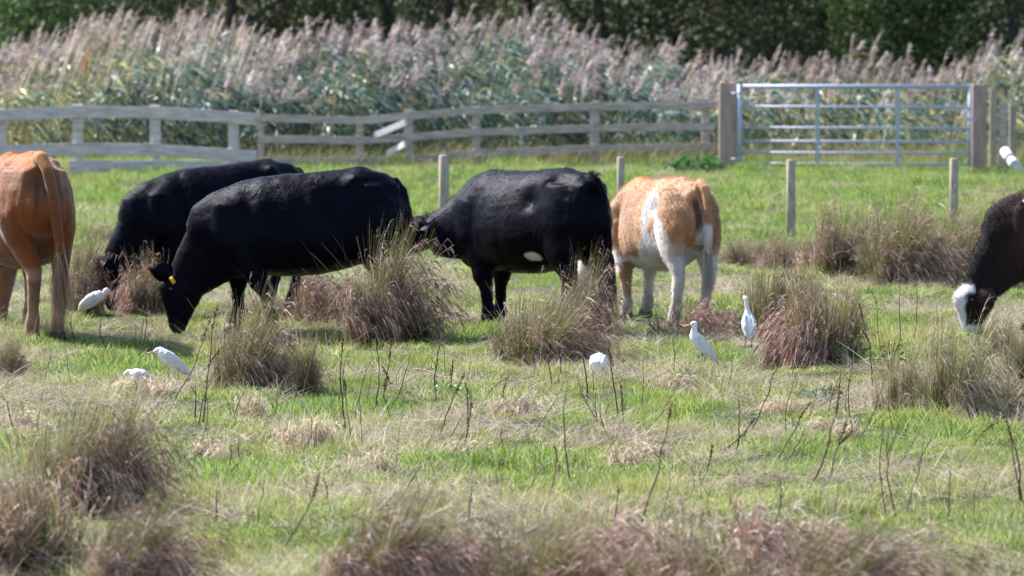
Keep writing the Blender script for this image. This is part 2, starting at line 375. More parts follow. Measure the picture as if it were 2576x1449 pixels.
for k, (ms, _, _) in list(TUS.items()):
    ms[0].materials.append(M['rush']); ms[1].materials.append(M['dry'])
    co = np.concatenate([np.array([v.co[:] for v in me.vertices]) for me in ms])
    TUS[k] = (ms, float(np.percentile(np.abs(co[:, 0]), 96)), float(np.percentile(co[:, 2], 98)))
def tussock(kind, X, Y, wpx, hpx, label, group='rush tussocks in the pasture', rz=None, name='rush_tussock'):
    """X, Y: foot of the tussock in the picture; wpx, hpx its size there"""
    ms, r, h = TUS[kind]; x, y = G(X, Y); s = FPX/y
    sx = 1.08*wpx/s/(2*r); sz = .88*hpx/s/h
    t = empty(name, (x, y+.25*wpx/s, gzf(x, y)-.01), label=label, cat='rush tussock' if name == 'rush_tussock' else 'grass tuft', group=group)
    t.scale = (sx, sx, sz); t.rotation_euler.z = rng.uniform(-.5, .5) if rz is None else rz
    for nm, me in zip(('green_stems', 'dry_stems'), ms):
        o = bpy.data.objects.new(nm, me); COL.objects.link(o); o.parent = t
    return t
tussock('brown_a', 195, 792, 140, 190, 'brown rush tussock between the orange-brown cow and the grazing black cow behind')
tussock('brown_b', 362, 800, 120, 140, 'small brown rush tussock left of the tagged black cow, behind the two left egrets')
tussock('brown_a', 965, 862, 255, 262, 'tallest brown seeding tussock, hiding the head of the black cow with the belly spot')
tussock('low_a', 780, 808, 260, 135, 'low flattened brown tussock under the belly of the tagged black cow')
tussock('mix_a', 610, 985, 245, 225, 'rush tussock in front of the tagged black cow with a dark green base')
tussock('green_a', 752, 985, 105, 130, 'narrow spiky green tussock touching the right side of the one before the tagged cow')
tussock('mix_a', 1345, 932, 330, 190, 'wide green and brown rush tussock just left of the head-down egret')
tussock('brown_a', 1455, 905, 150, 235, 'tall narrow brown rushes before the hind legs of the black cow with the white spot')
tussock('low_a', 1755, 835, 210, 85, 'dark flattened tussock at the hooves of the tan and white calf')
tussock('green_a', 1925, 832, 150, 190, 'green and rusty rush tussock right behind the stretched-neck egret')
tussock('mix_a', 2000, 815, 150, 160, 'reddish green rushes beyond the big tussock right of the stretched-neck egret')
tussock('brown_b', 2045, 925, 205, 200, 'dense brown hanging tussock to the right of the two standing egrets')
tussock('green_a', 2110, 915, 120, 180, 'dark green rushes forming the right end of the tussock beside the egrets')
for X, Y, w, h, k, l in ((1870, 668, 150, 75, 'band_a', 'low rushes right of the calf, at the left end of the far rush belt'),
        (1985, 690, 160, 95, 'band_a', 'rushes at the foot of the third wire-fence post from the left'),
        (2120, 700, 230, 175, 'band_a', 'brown rush clump in the far rush belt between the two right fence posts'),
        (2245, 718, 260, 225, 'mix_a', 'tallest clump of the far rush belt, below the middle of the steel gate'),
        (2370, 708, 250, 190, 'mix_a', 'rushes below the rightmost wire-fence post'),
        (2480, 692, 220, 170, 'green_a', 'dark rushes at the right end of the far belt, beside the white-faced cow'),
        (235, 612, 130, 60, 'band_a', 'pale tall grass tuft seen between the orange-brown cow and the black cow behind')):
    tussock(k, X, Y, w, h, l, 'rushes in the belt along the wire fence')
tussock('pale_a', 2270, 1040, 230, 150, 'low pale tussock forming the left end of the large loose one at the right')
tussock('pale_a', 2410, 1052, 430, 230, 'large loose pale tussock at the right edge in front of the white-faced cow')
tussock('pale_a', 2520, 905, 190, 105, 'straw tussock in which the white-faced cow has its muzzle')
tussock('green_a', 2560, 960, 110, 150, 'green tussock cut by the right edge behind the large loose pale one')
tussock('brown_a', 275, 1300, 240, 270, 'brown seeding right half of the big tussock in the left foreground')
tussock('mix_a', 150, 1310, 300, 300, 'greener left half of the big blurred tussock in the left foreground')
tussock('brown_b', 50, 1460, 360, 290, 'brown hanging tussock in the bottom left corner')
tussock('brown_a', 300, 1530, 350, 250, 'blurred rusty tussock at the bottom, right of the corner one')
tussock('brown_a', 945, 1540, 430, 260, 'dark brown blurred tussock at the middle of the bottom edge')
tussock('mix_a', 1330, 1550, 470, 265, 'olive green blurred tussock right of the dark one at the bottom edge')
tussock('brown_b', 1720, 1570, 520, 235, 'pinkish brown blurred rushes at the bottom edge below the head-down egret')
tussock('brown_a', 2080, 1570, 500, 235, 'pinkish brown blurred rushes at the bottom edge below the dense brown tussock')
tussock('pale_a', 2420, 1560, 380, 170, 'pale thin rushes in the bottom right corner')
tussock('low_a', 1530, 1500, 420, 170, 'low brown blurred rushes between the olive and the pinkish tussock at the bottom edge')
tussock('low_a', 1900, 1480, 520, 190, 'low pinkish blurred rushes filling the gap at the bottom edge right of the middle')
tussock('low_a', 1140, 1500, 300, 150, 'low blurred rushes between the dark brown and the olive tussock at the bottom edge')
tussock('mix_a', 8, 965, 100, 115, 'small tussock cut by the left edge below the orange-brown cow')
TH = 'low straw tufts in the turf'
for X, Y, w, h, l in ((640, 1050, 70, 62, 'upright straw tuft in front of the tussock before the tagged cow'), (525, 1150, 110, 50, 'low straw tuft left of centre, below the upright straw tuft'),
        (775, 1120, 130, 55, 'wide straw mat with a dark hollow right of the low straw tuft'), (1615, 1165, 150, 42, 'flat straw mat with a dark hollow below the head-down egret'),
        (1180, 1130, 150, 40, 'flat straw mat below the wide green and brown tussock'), (925, 1175, 120, 40, 'straw mat in the middle of the pasture, left of the branched dock stems'),
        (1960, 1050, 110, 35, 'straw mat between the dense brown tussock and the bottom edge'), (2080, 1110, 130, 38, 'straw mat in front of the large loose pale tussock'),
        (1700, 985, 120, 35, 'straw mat between the head-down egret and the tall egret'), (60, 1100, 120, 40, 'straw mat near the left edge above the big foreground tussock'),
        (340, 1010, 140, 40, 'straw mat just below the two left egrets'), (1300, 1040, 120, 35, 'straw mat in front of the wide green and brown tussock')):
    tussock('thatch_a', X, Y, w*1.25, h*1.15, l, TH, rz=rng.uniform(-3, 3), name='straw_tuft')

# ------------------------------------------------------------------ dead dock stems
def tube(bm, pts, rads, n=6):
    rings = []; pts = [Vector(p) for p in pts]
    for i, p in enumerate(pts):
        t = (pts[min(i+1, len(pts)-1)]-pts[max(i-1, 0)]).normalized()
        a = t.cross(Vector((0, 1, 0)) if abs(t.y) < .9 else Vector((1, 0, 0))).normalized(); b = t.cross(a)
        rings.append([bm.verts.new(p + (a*math.cos(2*math.pi*k/n)+b*math.sin(2*math.pi*k/n))*rads[i]) for k in range(n)])
    for r0, r1 in zip(rings, rings[1:]):
        for k in range(n): bm.faces.new((r0[k], r0[(k+1) % n], r1[(k+1) % n], r1[k]))
    bm.faces.new(rings[0][::-1]); bm.faces.new(rings[-1])
def bm_obj(name, bm, m, parent=None, smooth=True):
    bmesh.ops.recalc_face_normals(bm, faces=bm.faces)
    me = bpy.data.meshes.new(name); bm.to_mesh(me); bm.free()
    if smooth: me.polygons.foreach_set('use_smooth', np.ones(len(me.polygons), bool))
    return link(name, me, m, parent)
def dock(X, Y, Xt, Yt, label, seeds=0, branches=0, r=.0032, dd=0.0):
    """one dead stem from foot (X, Y) to tip (Xt, Yt)"""
    x, y = G(X, Y); base = Vector((x, y, gzf(x, y)-.01)); tip = P(Xt, Yt, y+dd); d = tip-base
    n = 8; wob = [Vector((random.gauss(0, .0035), random.gauss(0, .0035), 0))*(d.length/.5) for _ in range(n+1)]
    arc = Vector((random.uniform(-.03, .03), random.uniform(-.03, .03), 0))
    pts = [base + d*(i/n) + (wob[i] if 0 < i < n else Vector((0, 0, 0))) + arc*math.sin(math.pi*i/n) for i in range(n+1)]
    bm = bmesh.new(); tube(bm, [p-base for p in pts], [r*(1.3-.75*i/n) for i in range(n+1)], 5)
    tips = [(pts[-1]-base, (pts[-1]-pts[-2]).normalized())]
    for k in range(branches):
        i = random.randint(3, n-1); q = pts[i]-base
        bd = (d.normalized() + Vector((random.choice((-1, 1))*random.uniform(.35, .9), random.uniform(-.4, .4), .1))).normalized()
        ln = d.length*random.uniform(.15, .35); e = q+bd*ln
        tube(bm, [q, q+bd*ln*.5+Vector((0, 0, .004)), e], [r*.7, r*.6, r*.4], 5); tips.append((e, bd))
    root = bm_obj('dead_dock', bm, M['dock']); root.location = base
    tag(root, label, 'dead dock', 'dead docks standing in the pasture')
    for (e, dr) in tips[:seeds]:
        bm = bmesh.new(); ln = random.uniform(.08, .18)
        for _ in range(50):
            c = e - dr*random.uniform(0, ln)
            c = c + Vector((random.gauss(0, .004), random.gauss(0, .004), random.gauss(0, .004)))
            q = Vector((random.gauss(0, 1), random.gauss(0, 1), random.gauss(0, 1))).normalized()
            a = q.orthogonal().normalized()*random.uniform(.0025, .006); b = q.cross(a)
            vs = [bm.verts.new(c+a), bm.verts.new(c+b), bm.verts.new(c-a), bm.verts.new(c-b), bm.verts.new(c+q*.005), bm.verts.new(c-q*.005)]
            for i in range(4): bm.faces.new((vs[i], vs[(i+1) % 4], vs[4])); bm.faces.new((vs[(i+1) % 4], vs[i], vs[5]))
        bm_obj('seed_head', bm, M['seed'], root)
    return root
where = lambda X, Y: ('near the left edge' if X < 300 else 'in the left third' if X < 850 else 'left of the middle' if X < 1250 else 'right of the middle' if X < 1750 else 'in the right third' if X < 2300 else 'near the right edge')
DOCKS = [
 (440,1010,530,800,1,0,'long leaning dock stem crossing the tussock before the tagged cow'), (512,1080,548,760,1,1,'tallest thick dock stem left of the upright straw tuft'),
 (500,1085,560,900,0,0,'dock stem just left of the tallest thick one before the tagged cow'), (490,1075,492,970,0,1,'short forked dock stem under the two left egrets'),
 (192,850,180,790,0,1,'small forked dock stem under the tail of the orange-brown cow'), (260,850,256,800,0,0,'short dock stem below the egret by the black cow'),
 (345,880,372,760,0,1,'thin dock stem between the orange-brown cow and the tagged cow head'), (355,870,362,800,0,0,'shorter dock stem beside the thin one left of the tagged cow head'),
 (735,1015,745,880,0,0,'dock stem in the spiky green tussock'), (752,1010,800,850,0,0,'leaning dock stem right of the spiky green tussock'),
 (848,1010,852,945,0,0,'short pale broken stem left of the group of dock stems'),
 (870,1070,862,850,1,0,'leftmost tall stem of the dock group left of the middle'), (888,1110,866,950,1,0,'lower leaning stem of the dock group left of the middle'),
 (893,1040,935,900,0,1,'branched stem of the dock group left of the middle'), (912,1110,905,1000,0,0,'short stem below the dock group left of the middle'),
 (940,1020,945,850,0,0,'straight thin stem in the dock group left of the middle'), (962,1010,985,860,1,1,'middle stem with curled leaf in the dock group'),
 (985,1040,968,950,1,0,'short stem with seed cluster at the foot of the dock group'), (990,1010,1035,880,0,0,'rightmost leaning stem of the dock group left of the middle'),
 (1103,1090,1170,935,1,0,'stem leaning right with a dark seed cluster below the wide tussock'), (1098,1008,1112,840,0,1,'thin branched stem at the left foot of the wide tussock'),
 (1135,990,1140,905,1,0,'short stem topped with brown leaves below the wide tussock'), (1172,1080,1170,960,1,0,'knobbly straight stem right of the one leaning with a dark cluster'),
 (1165,1110,1185,1010,0,0,'thin stem behind the knobbly one below the wide tussock'), (1275,1030,1276,950,1,0,'short stem in front of the wide green and brown tussock'),
 (1215,1010,1290,940,0,0,'dark stem lying slantwise before the wide tussock'), (1390,980,1388,860,1,1,'forked stem at the right foot of the wide tussock'),
 (1400,975,1404,880,1,0,'stem with hanging dark leaf at the right foot of the wide tussock'),
 (1480,1010,1462,830,0,0,'left stem of the pair by the head-down egret'), (1492,1030,1484,900,0,0,'right stem of the pair by the head-down egret'),
 (1558,1060,1528,870,1,0,'tall curved stem to the right of the head-down egret'), (1570,1070,1560,960,1,0,'short leafy stem right of the tall curved one by the egret'),
 (1505,1075,1498,990,0,0,'short dark stump stem below the head-down egret'), (1535,1090,1510,1010,0,0,'thin slanting stem below the head-down egret'),
 (1280,1130,1262,1075,0,0,'isolated short red stem in the middle of the pasture'), (1370,1250,1395,1120,1,0,'stem with rusty seed tip below the middle of the pasture'),
 (1440,1220,1428,960,0,0,'long thin bent stem rising towards the pair by the egret'), (1100,1115,1165,1040,0,0,'reddish leaning stem below the knobbly one'),
 (700,1395,805,1190,1,0,'blurred stem with long seed head leaning right in the foreground'), (545,1330,545,1230,0,0,'short blurred stem in the left foreground'),
 (95,1110,110,980,0,0,'thin stem rising above the big foreground tussock'), (50,1120,20,1000,0,1,'forked stem at the left edge above the big foreground tussock'),
 (290,1500,310,1300,0,0,'blurred thick stem in the bottom left, left of a pair'), (330,1500,345,1290,0,0,'blurred thick stem in the bottom left, right of a pair'),
 (1600,1330,1690,1010,1,0,'long leaning stem below the tall egret'), (1545,1360,1555,1200,0,1,'upright stem in the foreground below the egret stems'),
 (1770,920,1772,830,0,0,'thin stem in front of the tall egret'), (1690,960,1692,855,0,0,'thin stem to the left of the tall egret'),
 (1880,1090,1975,860,1,0,'long stem with a red seed tip rising to the dense brown tussock'), (1790,1150,1900,1050,1,0,'stem leaning right across the turf below the tall egret'),
 (1760,1210,1792,1120,1,0,'stem with a clear red seed head below the tall egret'), (1850,1150,1855,1000,0,0,'straight thin stem below the dense brown tussock'),
 (1975,1120,2010,930,0,1,'stem leaning right in front of the dense brown tussock'), (1990,940,2005,880,0,0,'two-pronged stem at the foot of the dense brown tussock'),
 (1945,1170,2040,1010,1,0,'stem with beaded red seeds in the right third'), (2035,1240,2115,980,1,0,'longest stem with beaded red seeds pointing to the loose pale tussock'),
 (2085,1240,2130,1060,1,1,'stem with a hanging dark leaf below the loose pale tussock'), (2165,1090,2240,900,0,1,'dark leaning stem at the left side of the loose pale tussock'),
 (2140,1050,2150,900,0,1,'dark stem between the dense brown tussock and the pale one'), (2105,1030,2115,930,0,0,'thin stem left of the dark ones by the pale tussock'),
 (2230,1300,2220,1060,0,0,'left arm of the tall forked stem group near the right edge'), (2260,1310,2236,1070,0,0,'middle arm of the tall forked stem group near the right edge'),
 (2270,1300,2330,1080,0,0,'right arm of the tall forked stem group near the right edge'), (2385,1330,2390,1180,0,0,'single upright stem right of the tall forked group'),
 (2565,1290,2530,1050,1,0,'left of the two strong stems at the right edge'), (2580,1290,2545,1080,0,0,'right of the two strong stems at the right edge'),
 (2440,1130,2576,990,1,1,'stem with red tip leaning out over the right edge'), (2375,1140,2378,1080,0,0,'short stem before the loose pale tussock'),
 (2260,910,2262,700,0,0,'tall thin stem in the gap left of the white-faced cow'), (2195,960,2160,760,1,1,'left branched stem in the gap between tussocks'),
 (2225,940,2205,740,0,1,'second branched stem in the gap between tussocks'), (2300,850,2302,690,0,0,'straight stem nearest the white-faced cow'),
 (2210,1180,2265,1050,0,0,'thin dry stem in the right third below the pale tussock'), (2290,1210,2345,1100,0,0,'thin dry stem right of the forked group'),
 (1950,1330,1960,1200,0,0,'blurred thin stem in the right foreground'), (2070,1390,2110,1230,0,0,'blurred leaning stem in the right foreground'),
 (640,1310,660,1220,0,0,'thin red stem in the left foreground by the green hollow'), (560,1200,580,1110,0,0,'thin red stem beneath the low straw tuft'),
 (1010,1260,1060,1170,0,0,'thin dry stem in the middle foreground'), (1180,1330,1190,1220,0,1,'blurred forked stem over the foreground tussock gap'),
]
for X, Y, Xt, Yt, sd, br, lab in DOCKS:
    dock(X, Y, Xt, Yt, lab, sd*(1+br), br, dd=random.uniform(-.05, .05), r=.0042*random.uniform(.7, 1.25))

for _ in range(75):
    X = random.uniform(40, 2540); Y = random.choice((random.uniform(960, 1400), random.uniform(960, 1300), random.uniform(880, 1100)))
    if 470 < X < 800 and Y < 1000: continue
    hh = random.uniform(35, 130)*(Y+34)/1050; ln = random.gauss(.22, .3)
    o = dock(X, Y, X+hh*ln, Y-hh, 'thin bare dead stem, one of many scattered over the near turf', 0, 0, r=random.uniform(.0018, .0032)); o['group'] = 'thin bare dead stems in the near turf'
# ------------------------------------------------------------------ leafy weeds (ragwort, dock leaves)
def leafy(name, X, Y, wpx, hpx, n, cols, leaf, label, cat, yellow=0, stem=True):
    x, y = G(X, Y); s = FPX/y; w, h = wpx/s, hpx/s
    root = empty(name, (x, y, gzf(x, y)), label=label, cat=cat)
    a = rng.uniform(0, 6.28, n); rr = np.sqrt(rng.uniform(0, 1, n))*w/2; z = h*rng.uniform(.05, 1, n)*(1-.5*(rr/(w/2))**2)
    b = np.stack([rr*np.cos(a), rr*np.sin(a), z], -1)
    d = unit(np.stack([np.cos(a), np.sin(a), rng.uniform(-.1, .9, n)], -1)+rng.normal(0, .4, (n, 3)))
    v, f, c, _ = ribbons(b, d, leaf*rng.uniform(.5, 1.2, n), np.tile([0, 0, -.4], (n, 1)), leaf*.35*rng.uniform(.6, 1.2, n), pick(cols, n), pick(cols, n), 3, wprof='leaf')
    link('leaves', np_mesh('leaves', v, f, c), M['weed'], root)
    if stem:
        bm = bmesh.new()
        for k in range(5):
            q = random.uniform(0, 6.28); tube(bm, [(0, 0, -.02), (math.cos(q)*w*.12, math.sin(q)*w*.12, h*.5), (math.cos(q)*w*.3, math.sin(q)*w*.3, h*.95)], [.005, .004, .002], 5)
        bm_obj('stems', bm, M['dock'], root)
    if yellow:
        a = rng.uniform(0, 6.28, yellow); rr = rng.uniform(.2, 1, yellow)*w/2
        b = np.stack([rr*np.cos(a), rr*np.sin(a), h*rng.uniform(.75, 1.05, yellow)], -1)
        d = unit(rng.normal(0, 1, (yellow, 3)))
        yc = np.tile([.75, .55, .03], (yellow, 1))
        v, f, c, _ = ribbons(b, d, np.full(yellow, .012), np.zeros((yellow, 3)), np.full(yellow, .010), yc, yc, 1)
        link('flowers', np_mesh('flowers', v, f, c), M['weed'], root)
LG = [(.10, .20, .035), (.16, .27, .05), (.07, .15, .03)]; DG = [(.035, .11, .03), (.05, .15, .035), (.03, .08, .025)]; BG = [(.06, .16, .07), (.09, .2, .1)]
leafy('ragwort', 2145, 925, 75, 75, 160, LG, .055, 'bright green feathery weed at the right end of the dense brown tussock', 'weed', 12)
leafy('ragwort', 2240, 945, 95, 100, 170, LG+[(.2, .16, .04)], .05, 'branching weed with a few yellow flowers below the thin stems left of the white-faced cow', 'weed', 40)
leafy('ragwort', 2100, 990, 50, 40, 60, [(.3, .22, .06), (.15, .16, .05)], .04, 'small yellowing weed above the thistle patch', 'weed', 14)
leafy('thistle_rosette', 2060, 1000, 120, 32, 150, BG, .06, 'blue-green low rosette in front of the dense brown tussock', 'weed', 0, False)
leafy('dock_leaf_clump', 1750, 436, 130, 48, 240, DG+LG[:1], .17, 'dark green broad-leaved clump at the foot of the left gate post', 'weed', 0, False)
leafy('dock_leaf_clump', 2500, 440, 110, 14, 90, DG, .12, 'low broad leaves at the foot of the right gate posts', 'weed', 0, False)
leafy('ragwort', 215, 1262, 60, 45, 80, LG, .05, 'blurred weed with yellow flowers in the big left foreground tussock', 'weed', 40)
for X, Y, l in ((1010, 1010, 'low dark leaf rosette left of the middle by the dock group'), (1290, 1015, 'green rosette before the wide green and brown tussock'), (800, 1200, 'lush green leaf patch in the left half of the pasture'),
                (1120, 995, 'small leaf rosette by the branched stem left of the wide tussock'), (1470, 1190, 'small bright rosette in the middle foreground')):
    leafy('leaf_rosette', X, Y, 90, 16, 80, LG+DG[1:2], .05, l, 'weed', 0, False)

# ------------------------------------------------------------------ reed bed
def reeds():
    n = 4300
    y = 74.5 + 14*rng.uniform(0, 1, n)**1.1
    x = rng.uniform(-1, 1, n)*(y*.1073*1.3+1)
    X = CX + x/y*FPX
    xp = [-900, 0, 120, 260, 400, 520, 650, 760, 900, 1050, 1200, 1300, 1400, 1500, 1620, 1700, 1780, 1850, 2000, 2120, 2250, 2400, 2490, 2576, 3400]
    yp = [100, 120, 80, 60, 45, 75, 110, 60, 80, 50, 30, 55, 100, 120, 110, 190, 150, 150, 170, 110, 170, 160, 95, 150, 150]
    topY = np.interp(X, xp, yp)
    H = CAMH - (topY+34)*y/FPX
    back = np.clip((y-74.5)/9, 0, 1)
    clump = .5+.5*np.sin(x*1.9+y*.8+1.3*np.sin(x*.7))
    H = H*(.62+.38*back)*(1+.26*vnoise(X/260, y/5, 2.3, 8.1)-.05)*(1 - .5*np.abs(rng.normal(0, .15, n))) * (.93+.09*clump)+ rng.normal(0, .05, n)
    H = np.where(rng.uniform(0, 1, n) < .07, H*1.13, H)
    wind = .32
    left = np.clip((420-X)/400, 0, 1)           # yellower, straighter reeds at the far left
    gate = np.clip((X-1700)/150, 0, 1)          # thinner bed behind the gate
    keep = rng.uniform(0, 1, n) < 1-gate*(.45+.35*(y < 79))-.35*left*(y < 80)
    x, y, X, H, left, gate = [a[keep] for a in (x, y, X, H, left, gate)]; n = len(x)
    base = np.stack([x, y, gz(x, y)-.02], -1)
    d = unit(np.stack([wind*.30+rng.normal(0, .15, n)+left*.05, rng.normal(0, .08, n), np.ones(n)], -1))
    bend = np.stack([np.full(n, wind*.22), np.zeros(n), np.full(n, -.02)], -1)
    stc = pick([(.28, .26, .13), (.20, .22, .12), (.36, .30, .20)], n)
    sv, sf, sc, sp = ribbons(base, d, H, bend, rng.uniform(.010, .016, n), stc, stc, 6, wt=.5)
    parts = [(sv, sf, sc)]
    nt_ = 260; Xt = np.concatenate([rng.uniform(-40, 560, 170), rng.uniform(560, 2600, 90)]); yt = rng.uniform(75, 86, nt_); xt = (Xt-CX)/FPX*yt
    Ht = (CAMH-(np.interp(Xt, xp, yp)-rng.uniform(-30, 45, nt_)+34)*yt/FPX)
    tc = pick([(.50, .40, .27), (.42, .33, .22), (.56, .48, .36)], nt_)
    v, f, cc, tp = ribbons(np.stack([xt, yt, gz(xt, yt)], -1), unit(np.stack([rng.normal(.18, .09, nt_), rng.normal(0, .05, nt_), np.ones(nt_)], -1)), Ht, np.tile([.10, 0, -.01], (nt_, 1)), rng.uniform(.012, .018, nt_), tc, tc, 5, wt=.5)
    parts.append((v, f, cc))
    kk = 26; ax = np.repeat(unit(tp[:, -1]-tp[:, -2]), kk, 0); bb = np.repeat(tp[:, -1], kk, 0)-ax*rng.uniform(-.05, .28, (nt_*kk, 1)); tcc = np.repeat(pick([(.45, .36, .31), (.52, .43, .38), (.36, .28, .25)], nt_), kk, 0)
    v, f, cc, _ = ribbons(bb, unit(ax*1.6+rng.normal(0, .45, (nt_*kk, 3))), rng.uniform(.05, .12, nt_*kk), np.tile([.2, 0, -.2], (nt_*kk, 1)), rng.uniform(.008, .016, nt_*kk), tcc, tcc*1.1, 2, wt=.3)
    parts.append((v, f, cc))
    LC = [(.045, .092, .068), (.075, .135, .105), (.02, .042, .034), (.19, .26, .235), (.03, .065, .05)]; LY = [(.24, .22, .08), (.18, .20, .07), (.34, .28, .14)]
    lum = np.clip(1+1.1*vnoise(x, y, .55, 7.7)+.7*vnoise(x, y*2, 1.4, 1.7), .45, 1.9)
    for k in range(9):
        t = rng.uniform(.22 if k < 7 else .05, .95, n); idx = t*6; i0 = np.minimum(idx.astype(int), 5); fr = (idx-i0)[:, None]
        b = sp[np.arange(n), i0]*(1-fr)+sp[np.arange(n), i0+1]*fr
        a = rng.normal(0, 1.5, n)            # most leaves stream with the wind
        ld = unit(np.stack([np.cos(a)*.8+.25, np.sin(a)*.8, rng.uniform(.2, 1.1, n)], -1))
        L = rng.uniform(.35, .65, n)
        low = np.clip(1-t*2, 0, 1)
        yel = rng.uniform(0, 1, n) < (.07+.55*left+.30*gate+.30*low)
        c = np.where(yel[:, None], pick(LY, n), pick(LC, n))
        c = c*lum[:, None]
        v, f, cc, _ = ribbons(b, ld, L, np.stack([rng.uniform(-.1, .5, n), rng.normal(0, .1, n), -rng.uniform(.6, 1.4, n)], -1), rng.uniform(.022, .046, n), c, c*1.1, 5, wprof='leaf')
        parts.append((v, f, cc))
    # plumes
    bk = np.clip((y-74.5)/9, 0, 1); cn = vnoise(X/300, y/6, 1.6, 2.2); has = rng.uniform(0, 1, n) < np.clip(.14+.48*bk+1.9*cn*(1-.6*bk), .02, .92); q = np.where(has)[0]; m = len(q); k = 40
    ax = unit(unit(sp[q, -1]-sp[q, -2])+np.stack([rng.normal(.22, .25, m), rng.normal(0, .1, m), np.full(m, .05)], -1)); tl = rng.uniform(.18, .34, m)
    tt = rng.uniform(0, 1, (m, k)); b = sp[q, -1][:, None]+ax[:, None]*(tt*tl[:, None]-.05)[..., None]
    side = rng.normal(0, 1, (m, k, 3)); dd = unit(ax[:, None]*1.2+side*.75+np.array([.3, 0, -.15]))
    L = (.13*(1-.6*tt)).ravel()*rng.uniform(.6, 1.3, m*k)
    PL = [(.25, .205, .205), (.35, .295, .29), (.16, .125, .125), (.47, .41, .40), (.28, .21, .195)]
    pc = np.repeat(pick(PL, m)*1.15, k, 0)
    v, f, cc, _ = ribbons(b.reshape(-1, 3), dd.reshape(-1, 3), L, np.tile([.25, 0, -.35], (m*k, 1)), rng.uniform(.010, .022, m*k), pc, pc*1.15, 2, wt=.3)
    parts.append((v, f, cc))
    me = np_mesh('reed_bed', *merge(*parts))
    tag(link('reed_bed', me, M['reed']), 'bed of tall green reeds with mauve plumes bending in the wind', 'reeds', kind='stuff')
    # yellowed leaves standing out at the left
    for X0, Y0, lab in ((222, 85, 'small yellow and orange reed leaf rising from the reeds near the left edge'),):
        r = empty('yellow_reed', tuple(P(X0-12, 200, 77)), label=lab, cat='reed')
        nn = 4; b = np.stack([rng.normal(0, .02, nn), rng.normal(0, .02, nn), rng.uniform(0, .3, nn)], -1)
        yc = pick([(.55, .30, .03), (.5, .2, .03)], nn)
        v, f, c, _ = ribbons(b, unit(np.stack([np.full(nn, .25), np.zeros(nn), np.ones(nn)], -1)), rng.uniform(.25, .42, nn), np.tile([.1, 0, -.05], (nn, 1)), np.full(nn, .026), yc, yc, 4, wprof='leaf', side=np.tile([1., 0, 0], (nn, 1)))
        link('leaf', np_mesh('leaf', v, f, c), M['reed'], r)
        bm = bmesh.new(); tube(bm, [(0, 0, -1.2), (.02, 0, -.4), (.05, 0, .4)], [.008, .007, .004]); bm_obj('stalk', bm, M['dock'], r)
    # rank dead grass along the foot of the fence
    n = 12000
    y = rng.uniform(71.5, 77, n); x = rng.uniform(-1, 1, n)*(y*.1073*1.3+1)
    X = CX+x/y*FPX; ok = (X > 640) | (y > 74); x, y = x[ok], y[ok]; n = len(x)
    hh = .34*rng.uniform(.4, 1.4, n)*(1+.5*np.clip((X[ok]-1100)/600, 0, 1)*(X[ok] < 1800))
    a = rng.uniform(0, 6.28, n)
    v, f, c, _ = ribbons(np.stack([x, y, gz(x, y)], -1), unit(np.stack([np.cos(a)*.25+.1, np.sin(a)*.25, np.ones(n)], -1)), hh,
        np.stack([np.cos(a)*.2+.15, np.sin(a)*.2, -rng.uniform(.1, .5, n)], -1), rng.uniform(.006, .013, n),
        pick([(.16, .20, .06), (.24, .22, .09)], n), pick([(.42, .34, .18), (.30, .24, .14), (.22, .26, .08)], n), 3)
    tag(link('rank_grass', np_mesh('rank_grass', v, f, c), M['dry']), 'rank yellow-brown grass growing along the foot of the rail fence', 'long grass', kind='stuff')
reeds()

# ------------------------------------------------------------------ woodland edge
def tree_mesh(seed, h, leaves, cols, lo=.06):
    r = np.random.default_rng(seed); random.seed(seed)
    bm = bmesh.new(); pts = []; p = Vector((0, 0, -.2)); lean = Vector((r.normal(0, .05), r.normal(0, .05), 1))
    for i in range(8): pts.append(p.copy()); p = p + lean*h*.85/7 + Vector((r.normal(0, .08), r.normal(0, .08), 0))
    tube(bm, pts, [.17*(1.3 if i == 0 else 1)*(1-.11*i) for i in range(8)], 9)
    ends = []
    for k in range(16):
        i = r.integers(1, 7); q = pts[i]; a = r.uniform(0, 6.28); ln = h*r.uniform(.14, .3)
        d = Vector((math.cos(a), math.sin(a), r.uniform(.1, .7))).normalized()
        m_ = q+d*ln*.5; e = q+d*ln+Vector((0, 0, .15)); tube(bm, [q, m_, e], [.06, .04, .015], 6); ends += [m_, e]
    centres = [np.array(e)+r.normal(0, .3, 3) for e in ends for _ in range(2)]
    for _ in range(34):
        a = r.uniform(0, 6.28); z = h*r.uniform(lo, 1.0); rad = h*.27*math.sqrt(max(.12, 1-((z/h-.5)/.56)**2))*r.uniform(.4, 1)
        centres.append(np.array([rad*math.cos(a), rad*math.sin(a), z]))
    centres = np.array(centres); k = r.integers(0, len(centres), leaves)
    b = centres[k]+r.normal(0, 1, (leaves, 3))*np.array([.36, .36, .24])*h/6; b[:, 2] = np.maximum(b[:, 2], .05)
    cc = np.array(cols)[r.integers(0, len(cols), len(centres))][k]*(1+r.normal(0, .25, (leaves, 1))); cc = np.clip(cc, .005, .6)
    d = unit(r.normal(0, 1, (leaves, 3))+np.array([0, 0, -.2]))
    v, f, c, _ = ribbons(b, d, r.uniform(.07, .15, leaves), np.tile([0, 0, -.2], (leaves, 1)), r.uniform(.04, .08, leaves), cc, cc, 2, wprof='leaf')
    me = np_mesh('crown', v, f, c); me.materials.append(M['tree'])
    bmesh.ops.recalc_face_normals(bm, faces=bm.faces)
    tm = bpy.data.meshes.new('trunk'); bm.to_mesh(tm); bm.free(); tm.materials.append(M['bark'])
    return tm, me
DK = [(.045, .07, .028), (.065, .10, .034), (.03, .048, .022), (.09, .125, .04)]
